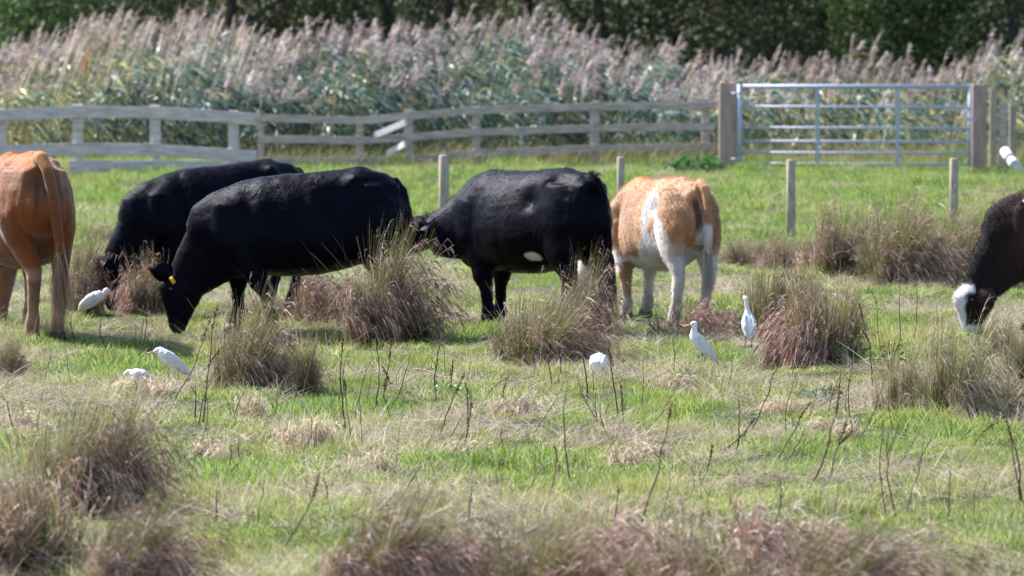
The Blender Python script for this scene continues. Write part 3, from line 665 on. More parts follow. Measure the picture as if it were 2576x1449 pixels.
OL = [(.11, .115, .05), (.075, .085, .038), (.16, .16, .06), (.06, .07, .035)]
BR = [(.10, .17, .055), (.14, .22, .07), (.07, .12, .04)]
TM = [tree_mesh(1, 7.5, 9000, DK), tree_mesh(2, 8.5, 9000, OL, .02), tree_mesh(3, 6.5, 8000, DK+OL, .02), tree_mesh(4, 5.0, 9000, BR, .01)]
def tree(k, X, depth, s, label):
    p = P(X, 0, depth)
    t = empty('woodland_tree', (p.x, depth, gzf(p.x, depth)), rng.uniform(0, 6.28), label=label, cat='tree', group='trees of the dark wood behind the reeds')
    t.scale = (s, s, s)
    for nm, me in zip(('trunk', 'crown'), TM[k]):
        o = bpy.data.objects.new(nm, me); COL.objects.link(o); o.parent = t
for k, X, d, s, l in ((3, 60, 94, 1.0, 'bright green bushy tree at the far left behind the reeds'), (0, 330, 101, 1, 'dark tree behind the reeds above the left end of the rail fence'),
        (1, 560, 99, 1, 'olive tree behind the reeds above the two grazing black cows'), (2, 760, 103, 1.1, 'dark tree above the rump of the farther grazing black cow'),
        (0, 960, 100, .95, 'dark tree above the rump of the tagged black cow'), (1, 1140, 98, .9, 'olive brown tree above the tallest reed plumes'),
        (2, 1330, 102, 1, 'dark tree above the black cow with the white belly spot'), (0, 1500, 99, 1.05, 'dark tree left of the reddish single plume'),
        (1, 1690, 103, 1, 'mottled tree above the gap in the reeds left of the gate'), (2, 1880, 97, .9, 'mottled green tree above the left end of the gate'),
        (1, 2050, 101, 1.1, 'olive tree above the middle of the gate'), (3, 2230, 99, .95, 'lighter green tree above the right half of the gate'),
        (2, 2400, 102, 1, 'mottled dark tree above the right gate post'), (0, 2560, 98, 1, 'dark tree at the right edge behind the reeds'),
        (0, -150, 101, 1.1, 'dark tree beyond the left edge of the wood'), (1, 2740, 100, 1.1, 'olive tree beyond the right edge of the wood')):
    tree(k, X, d, s, l)
def thicket():
    n = 90000
    y = rng.uniform(104, 113, n); x = rng.uniform(-24, 24, n)
    zt = 4.2+1.2*np.sin(x*.7)+.8*np.sin(x*1.9+1)
    z = rng.uniform(0, 1, n)*zt
    cl = .5+.5*np.sin(x*2.1+np.sin(z*2)*2)*np.sin(z*2.3+x)
    c = pick(DK+OL[:2], n)*(.7+.6*cl[:, None])
    v, f, cc, _ = ribbons(np.stack([x, y, z], -1), unit(rng.normal(0, 1, (n, 3))), rng.uniform(.12, .26, n), np.zeros((n, 3)), rng.uniform(.07, .14, n), c, c, 1)
    tag(link('thicket', np_mesh('thicket', v, f, cc), M['tree']), 'dark undergrowth filling the wood behind the reeds', 'undergrowth', kind='stuff')
thicket()

# ------------------------------------------------------------------ fences and gate
def boxb(bm, a, b, w, h, jit=0.0, segs=1):
    """board from a to b (points), thickness w across the view, height h"""
    a, b = Vector(a), Vector(b); rings = []
    t = (b-a).normalized(); sd = t.cross(Vector((0, 0, 1)))
    sd = (Vector((1, 0, 0)) if sd.length < .3 else sd.normalized()); up = sd.cross(t)
    for i in range(segs+1):
        p = a.lerp(b, i/segs)+up*(random.gauss(0, jit) if 0 < i < segs else 0)
        rings.append([bm.verts.new(p+sd*w/2*sx+up*h/2*sz) for sx, sz in ((-1, -1), (1, -1), (1, 1), (-1, 1))])
    for r0, r1 in zip(rings, rings[1:]):
        for k in range(4): bm.faces.new((r0[k], r0[(k+1) % 4], r1[(k+1) % 4], r1[k]))
    bm.faces.new(rings[0][::-1]); bm.faces.new(rings[-1])
def polyboard(bm, pts, w, h):
    for a, b in zip(pts, pts[1:]): boxb(bm, a, b, w, h, .0)
def bevel(bm, d=.006):
    bmesh.ops.bevel(bm, geom=list(bm.edges), offset=d, segments=2, affect='EDGES', clamp_overlap=True)
def fence_section(name, label, rails, posts, depth, m, rail_h, post_w, thick=.035, pm=None):
    root = empty(name, tuple(P(posts[0][0], 430, depth)[:2])+(0,), label=label, cat='fence', group='wooden rail fence across the field'); o0 = root.location
    for line in rails:
        bm = bmesh.new(); pts = [P(X, Y, depth)-o0 for X, Y in line]
        rings = []
        for i, p in enumerate(pts):
            rings.append([bm.verts.new(p+Vector((0, thick*sx, rail_h/2*sz))) for sx, sz in ((-.5, -1), (.5, -1), (.5, 1), (-.5, 1))])
        for r0, r1 in zip(rings, rings[1:]):
            for k in range(4): bm.faces.new((r0[k], r0[(k+1) % 4], r1[(k+1) % 4], r1[k]))
        bm.faces.new(rings[0][::-1]); bm.faces.new(rings[-1]); bevel(bm, .005)
        bm_obj('rail', bm, m, root, False)
    for X, Yt, w in posts:
        bm = bmesh.new(); q = P(X, Yt, depth+thick/2+w/2+.006)
        boxb(bm, Vector((q.x, q.y, -.1))-o0, q-o0, w, w); bevel(bm, .012)
        bm_obj('post', bm, pm or m, root, False)
    return root
fence_section('rail_fence', 'left fence section of wide pale lavender-grey boards with a slight hump',
    [[(-500, 300), (-150, 305), (0, 290), (195, 281), (390, 283), (520, 291), (645, 300)],
     [(-500, 390), (-150, 392), (0, 380), (195, 374), (390, 376), (520, 386), (645, 394)],
     [(175, 419), (390, 418), (520, 420), (645, 424)]],
    [(-380, 272, .15), (-190, 275, .15), (2, 272, .15), (195, 262, .15), (390, 264, .15), (587, 278, .15)], 69.5, M['rail'], .175, .15, .045)
fence_section('rail_fence', 'middle fence section of thin weathered rails between the wide boards and the gate post',
    [[(652, 296), (780, 300), (905, 303), (1030, 292), (1195, 278), (1500, 268), (1640, 266), (1800, 266)],
     [(652, 350), (780, 350), (905, 354), (1030, 345), (1195, 333), (1500, 322), (1800, 318)],
     [(652, 404), (780, 405), (905, 407), (1030, 401), (1195, 386), (1500, 373), (1800, 369)]],
    [(656, 290, .10), (905, 295, .12), (1028, 275, .14), (1198, 268, .13), (1497, 256, .14), (1775, 262, .12)], 72.5, M['rail2'], .115, .12)
def post(name, X, Yt, depth, w, m, label, round_=False, d=None, cat='post', group=None):
    q = P(X, Yt, depth); bm = bmesh.new()
    if round_:
        h = q.z+.3; tube(bm, [(0, 0, -.3), (0, 0, h-.31), (0, 0, h-.30)], [w/2, w/2*.97, w/2*.85], 14)
    else:
        boxb(bm, (0, 0, -.3), (0, 0, q.z), w, d or w); bevel(bm, .012)
    for v in bm.verts: v.co.x += v.co.z*random.uniform(-.001, .001)
    o = bm_obj(name, bm, m, None, round_); o.location = (q.x, depth, 0); return tag(o, label, cat, group)
W = 'round posts of the wire fence'
ms = [post('fence_post', 1117, 390, 52.8, .115, M['post'], 'round post left of the black cow with the white belly spot', True, group=W),
      post('fence_post', 1562, 395, 55.5, .09, M['post'], 'round post between the spotted black cow and the calf, mostly hidden', True, group=W),
      post('fence_post', 1990, 402, 52.0, .10, M['post'], 'round post below the left half of the steel gate', True, group=W),
      post('fence_post', 2400, 398, 53.5, .10, M['post'], 'round post below the right end of the steel gate', True, group=W)]
post('gate_post', 1832, 208, 71.2, .27, M['oldpost'], 'thick square wooden post at the left end of the steel gate', d=.24, cat='gate post')
post('gate_post', 2463, 212, 71.2, .21, M['oldpost'], 'thick square wooden post at the right end of the steel gate', d=.22, cat='gate post')
RP = 'narrow posts right of the gate'
post('fence_post', 2499, 222, 72.2, .10, M['post'], 'first narrow post to the right of the gate, close to the thick one', group=RP)
post('fence_post', 2524, 256, 71.0, .12, M['rail2'], 'pale post in the middle of the narrow ones right of the gate', group=RP)
post('fence_post', 2548, 262, 72.6, .10, M['post'], 'last narrow post at the right edge, carrying the wire mesh', group=RP)
# wire mesh right of the gate
bm = bmesh.new(); q0 = P(2550, 270, 72.6); q1 = P(2900, 270, 72.6)
for k in range(7): boxb(bm, (q0.x, 72.55, .12+.15*k), (q1.x, 72.55, .12+.15*k), .004, .004)
for k in range(14): xx = q0.x+(q1.x-q0.x)*k/13; boxb(bm, (xx, 72.545, .05), (xx, 72.545, 1.1), .004, .004)
tag(bm_obj('wire_mesh', bm, M['wire'], None, False), 'thin wire mesh fence running out of the right edge', 'wire fence')

def gate():
    d = 71.0; o = P(1857, 420, d); root = empty('field_gate', (o.x, d, 0), label='galvanised steel six-bar field gate between two thick wooden posts', cat='gate'); o0 = Vector(root.location)
    def T(X0, Y0, X1, Y1, r, name, dy=0, n=12):
        bm = bmesh.new(); a = P(X0, Y0, d)-o0; b = P(X1, Y1, d)-o0; a.y = b.y = dy
        tube(bm, [a, b], [r, r], n); return bm_obj(name, bm, M['galv'], root)
    T(1860, 218, 2443, 218, .032, 'top_bar')
    for Y in (270, 323, 357, 386, 414): T(1862, Y-2, 2443, Y, .019, 'bar')
    T(1861, 212, 1861, 422, .036, 'hinge_stile', -.005); T(2440, 214, 2440, 420, .026, 'closing_stile', -.004)
    for X in (2056, 2257):
        bm = bmesh.new(); a = P(X, 222, d)-o0; b = P(X, 428, d)-o0
        boxb(bm, (a.x, -.045, a.z), (b.x, -.045, b.z), .055, .012); bevel(bm, .003); bm_obj('upright', bm, M['galv'], root, False)
    for Y in (235, 400):
        bm = bmesh.new(); a = P(1845, Y, d)-o0; tube(bm, [(a.x-.03, -.06, a.z), (a.x+.12, -.04, a.z)], [.018, .018], 8); bm_obj('hinge', bm, M['galv'], root)
    bm = bmesh.new(); a = P(2445, 300, d)-o0; boxb(bm, (a.x-.08, -.06, a.z), (a.x+.06, -.06, a.z), .012, .04); bevel(bm, .003); bm_obj('latch', bm, M['galv'], root, False)
gate()
def plank(X0, Y0, X1, Y1, depth, h, label, m=M['white'], thick=.05, dd=.5, name='plank'):
    a = P(X0, Y0, depth+dd); b = P(X1, Y1, depth); c = (a+b)/2; bm = bmesh.new(); boxb(bm, a-c, b-c, thick, h, .0, 1); bevel(bm, .008)
    o = bm_obj(name, bm, m, None, False); o.location = c; tag(o, label, 'plank', 'white planks by the rail fence')
plank(942, 342, 1022, 308, 71.9, .10, 'upper white plank leaning against a post of the middle fence section')
plank(975, 388, 1020, 362, 71.9, .10, 'lower white plank below the leaning one at the middle fence section')
bm = bmesh.new(); a = P(2527, 380, 70.2); b = P(2566, 442, 69.6); b.z = max(b.z, .03)
L_p = b-a; tube(bm, [L_p*t for t in (0, .30, .301, .33, .331, .62, .621, .65, .651, 1)], [.07, .07, .078, .078, .07, .07, .078, .078, .07, .07], 18)
o = bm_obj('white_pipe', bm, M['white']); o.location = a; tag(o, 'thick white plastic pipe leaning at the right edge beyond the gate post', 'pipe')

# ------------------------------------------------------------------ bodies: lofted volumes fused into one skin
class Body:
    def __init__(s): s.v = []; s.f = []
    def loft(s, st, n=22, ref=(0, 1, 0), scale=1.0):
        """st: (centre, up radius, side radius[, bottom widening[, exponent]])"""
        st = [(np.array(a[0], float)*scale, a[1]*scale, a[2]*scale, a[3] if len(a) > 3 else 0, a[4] if len(a) > 4 else 2.0) for a in st]
        cs = np.array([a[0] for a in st]); tan = unit(np.gradient(cs, axis=0)); b0 = len(s.v)
        ref = np.array(ref, float)
        th = np.linspace(0, 2*np.pi, n, endpoint=False)
        for i, (c, ra, rb, k, p) in enumerate(st):
            t = tan[i]; sd = unit(ref-ref.dot(t)*t); up = np.cross(t, sd)
            cu = np.sign(np.cos(th))*np.abs(np.cos(th))**(2/p); cs_ = np.sign(np.sin(th))*np.abs(np.sin(th))**(2/p)
            for a, b in zip(cu, cs_): s.v.append(c+up*ra*a+sd*rb*b*(1-k*a))
        for i in range(len(st)-1):
            for k in range(n):
                a, b = b0+i*n+k, b0+i*n+(k+1) % n; s.f.append((a, b, b+n, a+n))
        for i, sg in ((0, -1), (len(st)-1, 1)):
            s.v.append(st[i][0]+tan[i]*min(st[i][1], st[i][2])*.45*sg); ci = len(s.v)-1; r0 = b0+i*n
            for k in range(n):
                a, b = r0+k, r0+(k+1) % n; s.f.append((b, a, ci) if sg < 0 else (a, b, ci))
    def ball(s, c, r, scale=1.0):
        c = np.array(c, float); r = np.array(r if hasattr(r, '__len__') else (r, r, r), float)
        s.loft([(c+np.array([r[0]*q, 0, 0]), r[2]*math.sqrt(max(0.02, 1-q*q)), r[1]*math.sqrt(max(.02, 1-q*q))) for q in (-.97, -.8, -.5, 0, .5, .8, .97)], 14, scale=scale)
    def build(s, name, voxel, smooth, paint, m, parent=None, disp=None, factor=.5):
        me = bpy.data.meshes.new('tmp'); me.from_pydata([tuple(v) for v in s.v], [], s.f); me.update()
        bm = bmesh.new(); bm.from_mesh(me); bmesh.ops.recalc_face_normals(bm, faces=bm.faces); bm.to_mesh(me); bm.free()
        ob = bpy.data.objects.new('tmp', me); COL.objects.link(ob)
        r = ob.modifiers.new('r', 'REMESH'); r.mode = 'VOXEL'; r.voxel_size = voxel
        if smooth: q = ob.modifiers.new('s', 'SMOOTH'); q.iterations = smooth; q.factor = factor
        dg = bpy.context.evaluated_depsgraph_get(); out = bpy.data.meshes.new_from_object(ob.evaluated_get(dg))
        bpy.data.objects.remove(ob); bpy.data.meshes.remove(me)
        out.name = name; nv = len(out.vertices); co = np.empty(nv*3, np.float32); out.vertices.foreach_get('co', co); co = co.reshape(-1, 3)
        no = np.empty(nv*3, np.float32); out.vertices.foreach_get('normal', no); no = no.reshape(-1, 3)
        if disp is not None:
            dd = np.array([disp(c) for c in co]); co = co+no*dd[:, None]; out.vertices.foreach_set('co', co.ravel()); out.update()
        if paint is not None: set_col(out, paint(co, no))
        out.polygons.foreach_set('use_smooth', np.ones(len(out.polygons), bool))
        out.materials.clear()
        return link(name, out, m, parent), co, no

def coat_hair(co, no, col, parent, n, ln, w, m, flow=(-.6, 0, -.7), wild=.35, mask=None):
    """short hair standing on the hide"""
    k = rng.integers(0, len(co), n)
    if mask is not None: k = k[mask[k]]
    n = len(k); nn = unit(no[k]); fl = np.array(flow)[None]-np.sum(nn*np.array(flow)[None], 1, keepdims=True)*nn
    d = unit(nn*.5+fl+rng.normal(0, wild, (n, 3)))
    v, f, c, _ = ribbons(co[k]+rng.normal(0, .004, (n, 3)), d, ln*rng.uniform(.5, 1.3, n), -nn*.15, np.full(n, w), col[k]*rng.uniform(.75, 1.25, (n, 1)), col[k]*rng.uniform(.9, 1.4, (n, 1)), 2, side=nn[:, [1, 2, 0]])
    return link('coat_hair', np_mesh('coat_hair', v, f, c), m, parent)

TORSO = [(-.82, 1.12, .86, .09), (-.78, 1.20, .74, .17), (-.68, 1.262, .70, .225), (-.5, 1.295, .62, .265), (-.3, 1.285, .52, .295), (-.1, 1.262, .455, .335),
         (.1, 1.255, .45, .345), (.3, 1.25, .46, .32), (.45, 1.25, .47, .275), (.6, 1.19, .47, .235), (.72, 1.08, .49, .19), (.80, .95, .56, .13)]
GRAZE_TORSO = [(-.82, 1.10, .84, .09), (-.78, 1.19, .72, .17), (-.68, 1.252, .64, .24), (-.5, 1.295, .57, .275), (-.3, 1.282, .50, .30), (-.1, 1.255, .455, .335),
         (.1, 1.245, .45, .345), (.3, 1.215, .455, .32), (.45, 1.175, .46, .275), (.6, 1.11, .45, .235), (.72, 1.01, .45, .185), (.80, .87, .50, .13)]
GRAZE_NECK = [((.46, 0, .80), .37, .20), ((.59, 0, .715), .335, .175), ((.71, 0, .60), .26, .145), ((.81, 0, .50), .205, .125), ((.88, 0, .42), .17, .11)]
GRAZE_HEAD = [((.96, 0, .50), .07, .08), ((.935, 0, .45), .14, .11), ((.93, 0, .37), .175, .122), ((.935, 0, .29), .165, .108), ((.945, 0, .20), .125, .086), ((.95, 0, .12), .092, .070), ((.95, 0, .06), .076, .068), ((.945, 0, .02), .05, .05)]
ANAT = [(-.42, .17, 1.20, .06, .07, .05, .042), (-.74, .10, 1.15, .05, .05, .05, .026), (-.26, .24, 1.04, .09, .12, .10, -.045), (-.33, .26, .80, .07, .15, .16, -.012),
        (.40, .22, .85, .05, .2, .22, -.022), (.50, .20, .98, .08, .1, .16, .016), (.57, .2, .72, .07, .1, .10, .016), (.06, .33, .8, .03, .2, .25, .003), (-.07, .33, .8, .03, .2, .25, .004), (.18, .33, .8, .03, .2, .25, .003),
        (-.60, .0, 1.25, .05, .03, .04, -.012), (-.45, 0, 1.30, .09, .04, .05, .012), (-.66, .2, .95, .05, .1, .2, -.012), (.45, 0, 1.25, .1, .06, .06, .012)]
def cow(name, label, loc, heading, paint, m, scale=1.0, torso=TORSO, neck=None, head=None, legs=(0, 0, 0, 0), legw=1.0, tail=None, ears=(), eyes=(), hairs=0, hair_len=.02, hair_w=.003, group='cattle grazing in the pasture', cat='cow', calf=False, tufts=(), switch=None, hairm=None, bulges=(), girth=.95, lat=(0, 0, 0, 0)):
    root = empty(name, (loc[0], loc[1], gzf(*loc)), heading, label=label, cat=cat, group=group)
    B = Body(); sc = scale
    tz = lambda a: a
    B.loft([((x, 0, (t+b)/2), (t-b)/2, w*girth, .20 if x < .2 else .16, 2.12 if -.7 < x < .4 else 2.0) for x, t, b, w in torso], 30, scale=sc)
    B.loft(neck, 24, scale=sc); B.loft(head, 20, scale=sc)
    top = lambda x: float(np.interp(x, [a[0] for a in torso], [a[1] for a in torso]))
    for sgn in (1, -1):
        # hip bone, pin bone, shoulder blade, stifle
        pass
        B.loft([((.50, .10*sgn, top(.5)-.12), .08, .05), ((.54, .165*sgn, .98), .13, .07), ((.56, .18*sgn, .82), .13, .08), ((.50, .19*sgn, .70), .11, .08)], 16, scale=sc)
        f = legs[0 if sgn > 0 else 1]; h = legs[2 if sgn > 0 else 3]; y = .155*sgn+lat[0 if sgn > 0 else 1]; q = legw
        B.loft([((.50, .16*sgn, .86), .15, .10), ((.46, .165*sgn, .72), .12, .095), ((.455+f*.2, y, .60), .105*q, .08*q), ((.47+f*.5, y, .48), .075*q, .064*q), ((.475+f*.6, y, .41), .066*q, .060*q),
                ((.465+f*.75, y, .33), .043*q, .042*q), ((.46+f*.85, y, .20), .037*q, .038*q), ((.462+f*.95, y, .13), .048*q, .048*q), ((.485+f, y, .07), .042*q, .045*q), ((.50+f, y, .02), .05*q, .052*q)], 16, scale=sc)
        y = .155*sgn+lat[2 if sgn > 0 else 3]
        B.loft([((-.50, .12*sgn, 1.14), .14, .10), ((-.52, .15*sgn, 1.0), .23, .11), ((-.535, .165*sgn, .86), .23, .112), ((-.55, .17*sgn+(y-.155*sgn)*.25, .74), .185, .10), ((-.585+h*.1, .165*sgn+(y-.155*sgn)*.55, .64), .13*q, .08*q),
                ((-.63+h*.3, .16*sgn+(y-.155*sgn)*.8, .55), .09*q, .065*q), ((-.675+h*.45, y, .47), .068*q, .052*q), ((-.68+h*.55, y, .41), .056*q, .048*q), ((-.66+h*.7, y, .30), .042*q, .040*q), ((-.635+h*.85, y, .19), .040*q, .040*q),
                ((-.625+h*.95, y, .13), .050*q, .050*q), ((-.60+h, y, .07), .043*q, .047*q), ((-.585+h, y, .02), .052*q, .054*q)], 18, scale=sc)
    for c, r in bulges: B.ball(c, r, scale=sc)
    # brisket
    B.ball((.68, 0, .58 if torso is TORSO else .52), (.14, .10, .12), scale=sc)
    if tail: B.loft([(p, r, r) for p, r in tail], 12, scale=sc)
    def disp(c):
        p = Vector(c)/sc
        q = np.array(c)/sc; q[1] = abs(q[1]); e = 0.0
        for (bx, by, bz, rx, ry, rz, am) in ANAT:
            e += am*math.exp(-((q[0]-bx)/rx)**2-((q[1]-by)/ry)**2-((q[2]-bz)/rz)**2)
        return (e+0)*sc+.008*mnoise.noise(p*3.1+Vector((heading, 0, 0)))+.005*mnoise.noise(p*9)+.0022*mnoise.noise(p*28)
    body, co, no = B.build('body', .0135, 12, lambda c, n_: paint(c/sc, n_), m, root, disp, .5)
    col = paint(co/sc, no)
    if hairs: coat_hair(co, no, col, root, hairs, hair_len, hair_w, hairm or M['curl'])
    for (c, dr, up, L, w, oc, ic) in ears: ear(c, dr, up, L, w, oc, ic, root, sc, m)
    for c in eyes:
        bm = bmesh.new(); bmesh.ops.create_uvsphere(bm, u_segments=12, v_segments=8, radius=.019*sc); o = bm_obj('eye', bm, M['eye'], root); o.location = Vector(c)*sc
    for sgn in (1, -1):
        for x in (.505+legs[0 if sgn > 0 else 1], -.58+legs[2 if sgn > 0 else 3]):
            bm = bmesh.new(); tube(bm, [(0, 0, -.02), (-.005, 0, .02), (-.015, 0, .055)], [.062*legw*sc, .058*legw*sc, .046*legw*sc], 12); o = bm_obj('hoof', bm, M['hoof'], root); o.location = (x*sc, (.155*sgn+lat[(0 if sgn > 0 else 1)+(2 if x < 0 else 0)])*sc, .012)
    if switch:
        (c, ln, spread, scol, nn) = switch; c = np.array(c, float)
        b = c[None]+rng.normal(0, 1, (nn, 3))*np.array([.012, .012, .05]); d = unit(np.stack([rng.normal(0, spread, nn), rng.normal(0, spread, nn), -np.ones(nn)], -1))
        v, f, cc, _ = ribbons(b*sc, d, ln*rng.uniform(.4, 1.1, nn)*sc, -d*np.array([.35, .35, 0]), np.full(nn, .0045), pick(scol, nn), pick(scol, nn), 5)
        link('tail_switch', np_mesh('tail_switch', v, f, cc), M['curl'], root)
    for (c, r, ln, tc, nn) in tufts:
        b = np.array(c, float)[None]+rng.normal(0, 1, (nn, 3))*np.array(r); d = unit(rng.normal(0, .5, (nn, 3))+np.array([0, 0, .8]))
        v, f, cc, _ = ribbons(b*sc, d, ln*rng.uniform(.4, 1.2, nn), rng.normal(0, .4, (nn, 3)), np.full(nn, .005), pick(tc, nn), pick(tc, nn), 3)
        link('hair_tuft', np_mesh('hair_tuft', v, f, cc), M['curl'], root)
    return root
def ear(c, dr, up, L, w, oc, ic, root, sc, m):
    """leaf shaped cupped ear: outside colour oc, inside colour ic, opening towards -up"""
    c = np.array(c, float); dr = unit(np.array(dr, float)); up = np.array(up, float); up = unit(up-up.dot(dr)*dr); sd = np.cross(dr, up)
    V, F, C = [], [], []; nu, nv = 10, 9
    for layer, off in ((0, 0.0), (1, .012)):
        for i in range(nu):
            t = i/(nu-1); ww = w*(.35+.65*math.sin(math.pi*min(1, t*.95+.18)))*(1-t**5*.8)
            for j in range(nv):
                s = j/(nv-1)*2-1
                p = c+dr*L*t+sd*ww*s+up*(-(s*s)*w*-.55*(1-t*.4)*-1)+up*(-.04*t*t)+up*off*(1-abs(s))
                V.append(p*sc); C.append(oc if layer else ic)
    for layer in (0, 1):
        o = layer*nu*nv
        for i in range(nu-1):
            for j in range(nv-1):
                a = o+i*nv+j; q = (a, a+1, a+nv+1, a+nv); F.append(q if layer else q[::-1])
    e = link('ear', np_mesh('ear', V, F, np.array(C), True), m, root)
    return e
def smooth(a, b, x): t = np.clip((x-a)/(b-a), 0, 1); return t*t*(3-2*t)
def nz3(co, s, o=0.0): return np.array([mnoise.noise(Vector(c)*s+Vector((o, o, o))) for c in co])
def black_paint(patches=()):
    def f(co, no):
        n = nz3(co, 2.3)[:, None]; c = np.array([.003, .0028, .0065])*(1+.5*n)+np.array([.003, .0015, .001])*np.clip(nz3(co, 1.3, 5)[:, None], 0, 1)
        for (p, r, pc) in patches:
            d = np.linalg.norm((co-np.array(p))/np.array(r), axis=1)+nz3(co, 25)*.25; k = 1-smooth(.85, 1.1, d)[:, None]; c = c*(1-k)+np.array(pc)*k
        return c
    return f
BLK = (.004, .0035, .006); BLKI = (.02, .015, .016)
# tagged grazing cow
cC = G(756, 842)
c = cow('cow', 'black cow with a yellow ear tag grazing head down, facing left', (cC[0], cC[1]+.12), R(180), black_paint(), M['black'], 1.02, GRAZE_TORSO, GRAZE_NECK, GRAZE_HEAD, legs=(-.26, .04, .05, -.08),
    ears=[((.985, .09, .46), (.75, .42, .20), (-.35, .9, -.25), .20, .078, BLK, BLKI), ((.985, -.09, .475), (.62, -.62, .12), (-.3, -.3, .9), .17, .062, BLK, BLKI)], eyes=[(1.00, .105, .36), (1.00, -.105, .36)],
    tail=[((-.72, 0, 1.20), .035), ((-.79, .01, 1.12), .035), ((-.825, .02, .95), .030), ((-.82, .02, .7), .024), ((-.80, .02, .5), .02)], hairs=26000, hair_len=.014, hair_w=.0022, hairm=M['blackhair'], legw=1.22)
bm = bmesh.new(); boxb(bm, (0, 0, 0), (.01, .0, -.058), .03, .010, 0, 1); bevel(bm, .002)
o = bm_obj('ear_tag', bm, M['tag'], c); o.location = (1.015, .19, .465); o.rotation_euler = (0, R(40), R(0))
# farther grazing cow
cB = G(536, 785)
cow('cow', 'black cow grazing behind the tagged one, head half hidden by a tussock beside an egret', (cB[0]+.03, cB[1]+.2), R(204), black_paint(), M['black'], 1.0, GRAZE_TORSO,
    [(p if i < 2 else (p[0], -.0, p[2]), a, b) for i, (p, a, b) in enumerate(GRAZE_NECK)], [((p[0]-.02, 0, p[2]+.03), a, b) for p, a, b in GRAZE_HEAD], legs=(.0, .08, 0, .1),
    ears=[((.985, .09, .485), (.5, .75, -.1), (-.3, .3, .9), .17, .065, BLK, BLKI), ((.985, -.09, .485), (.5, -.75, -.1), (-.3, -.3, .9), .17, .065, BLK, BLKI)], eyes=[(.98, .105, .38), (.98, -.105, .38)],
    tail=[((-.72, 0, 1.20), .035), ((-.79, .01, 1.12), .035), ((-.825, .02, .95), .030), ((-.82, .02, .7), .024)], hairs=24000, hair_len=.016, hair_w=.0024, hairm=M['blackhair'], legw=1.22)
# black cow with white spot, turned away, head to the left
cD = G(1334, 822)
NECK_D = [((.42, .0, .88), .36, .21), ((.56, .04, .85), .33, .185), ((.68, .12, .79), .265, .16), ((.79, .21, .745), .205, .135), ((.86, .29, .73), .165, .12)]
HEAD_D = [((.86, .27, .80), .07, .08), ((.90, .31, .775), .13, .105), ((.95, .375, .735), .155, .115), ((1.00, .44, .695), .14, .10), ((1.05, .505, .65), .105, .08), ((1.095, .565, .61), .08, .068), ((1.125, .605, .585), .068, .062), ((1.145, .63, .57), .045, .05)]
cow('cow', 'black cow with a small white belly spot, standing in front of the calf', (cD[0], cD[1]+.1), R(130), black_paint([((-.31, .27, .61), (.065, .2, .036), (.62, .56, .48)), ((-.45, .03, .56), (.05, .05, .035), (.4, .33, .28))]), M['black'], 1.035, TORSO, NECK_D, HEAD_D,
    legs=(-.15, .10, .06, -.08), ears=[((.84, .36, .80), (-.75, .55, .15), (-.3, .2, .9), .16, .06, BLK, BLKI), ((.97, .24, .82), (.75, -.5, .35), (-.4, 0, .9), .15, .06, BLK, BLKI)], eyes=[(.95, .48, .77)],
    tail=[((-.70, 0, 1.23), .045), ((-.785, -.01, 1.185), .045), ((-.835, -.03, 1.07), .036), ((-.85, -.05, .9), .030), ((-.85, -.07, .7), .026), ((-.85, -.07, .55), .022)],
    switch=((-.86, -.07, .55), .38, .12, [(.008, .007, .008)], 900), tufts=[((-.77, 0, 1.245), (.028, .022, .008), .020, [(.01, .009, .011)], 220), ((.89, .30, .875), (.03, .035, .012), .026, [(.02, .018, .018)], 260), ((-.74, 0, 1.255), (.03, .02, .008), .018, [(.01, .009, .011)], 200)], hairs=30000, hair_len=.016, hair_w=.0024, hairm=M['blackhair'], legw=1.25,
    bulges=[((-.52, .12, .62), (.06, .05, .05))])
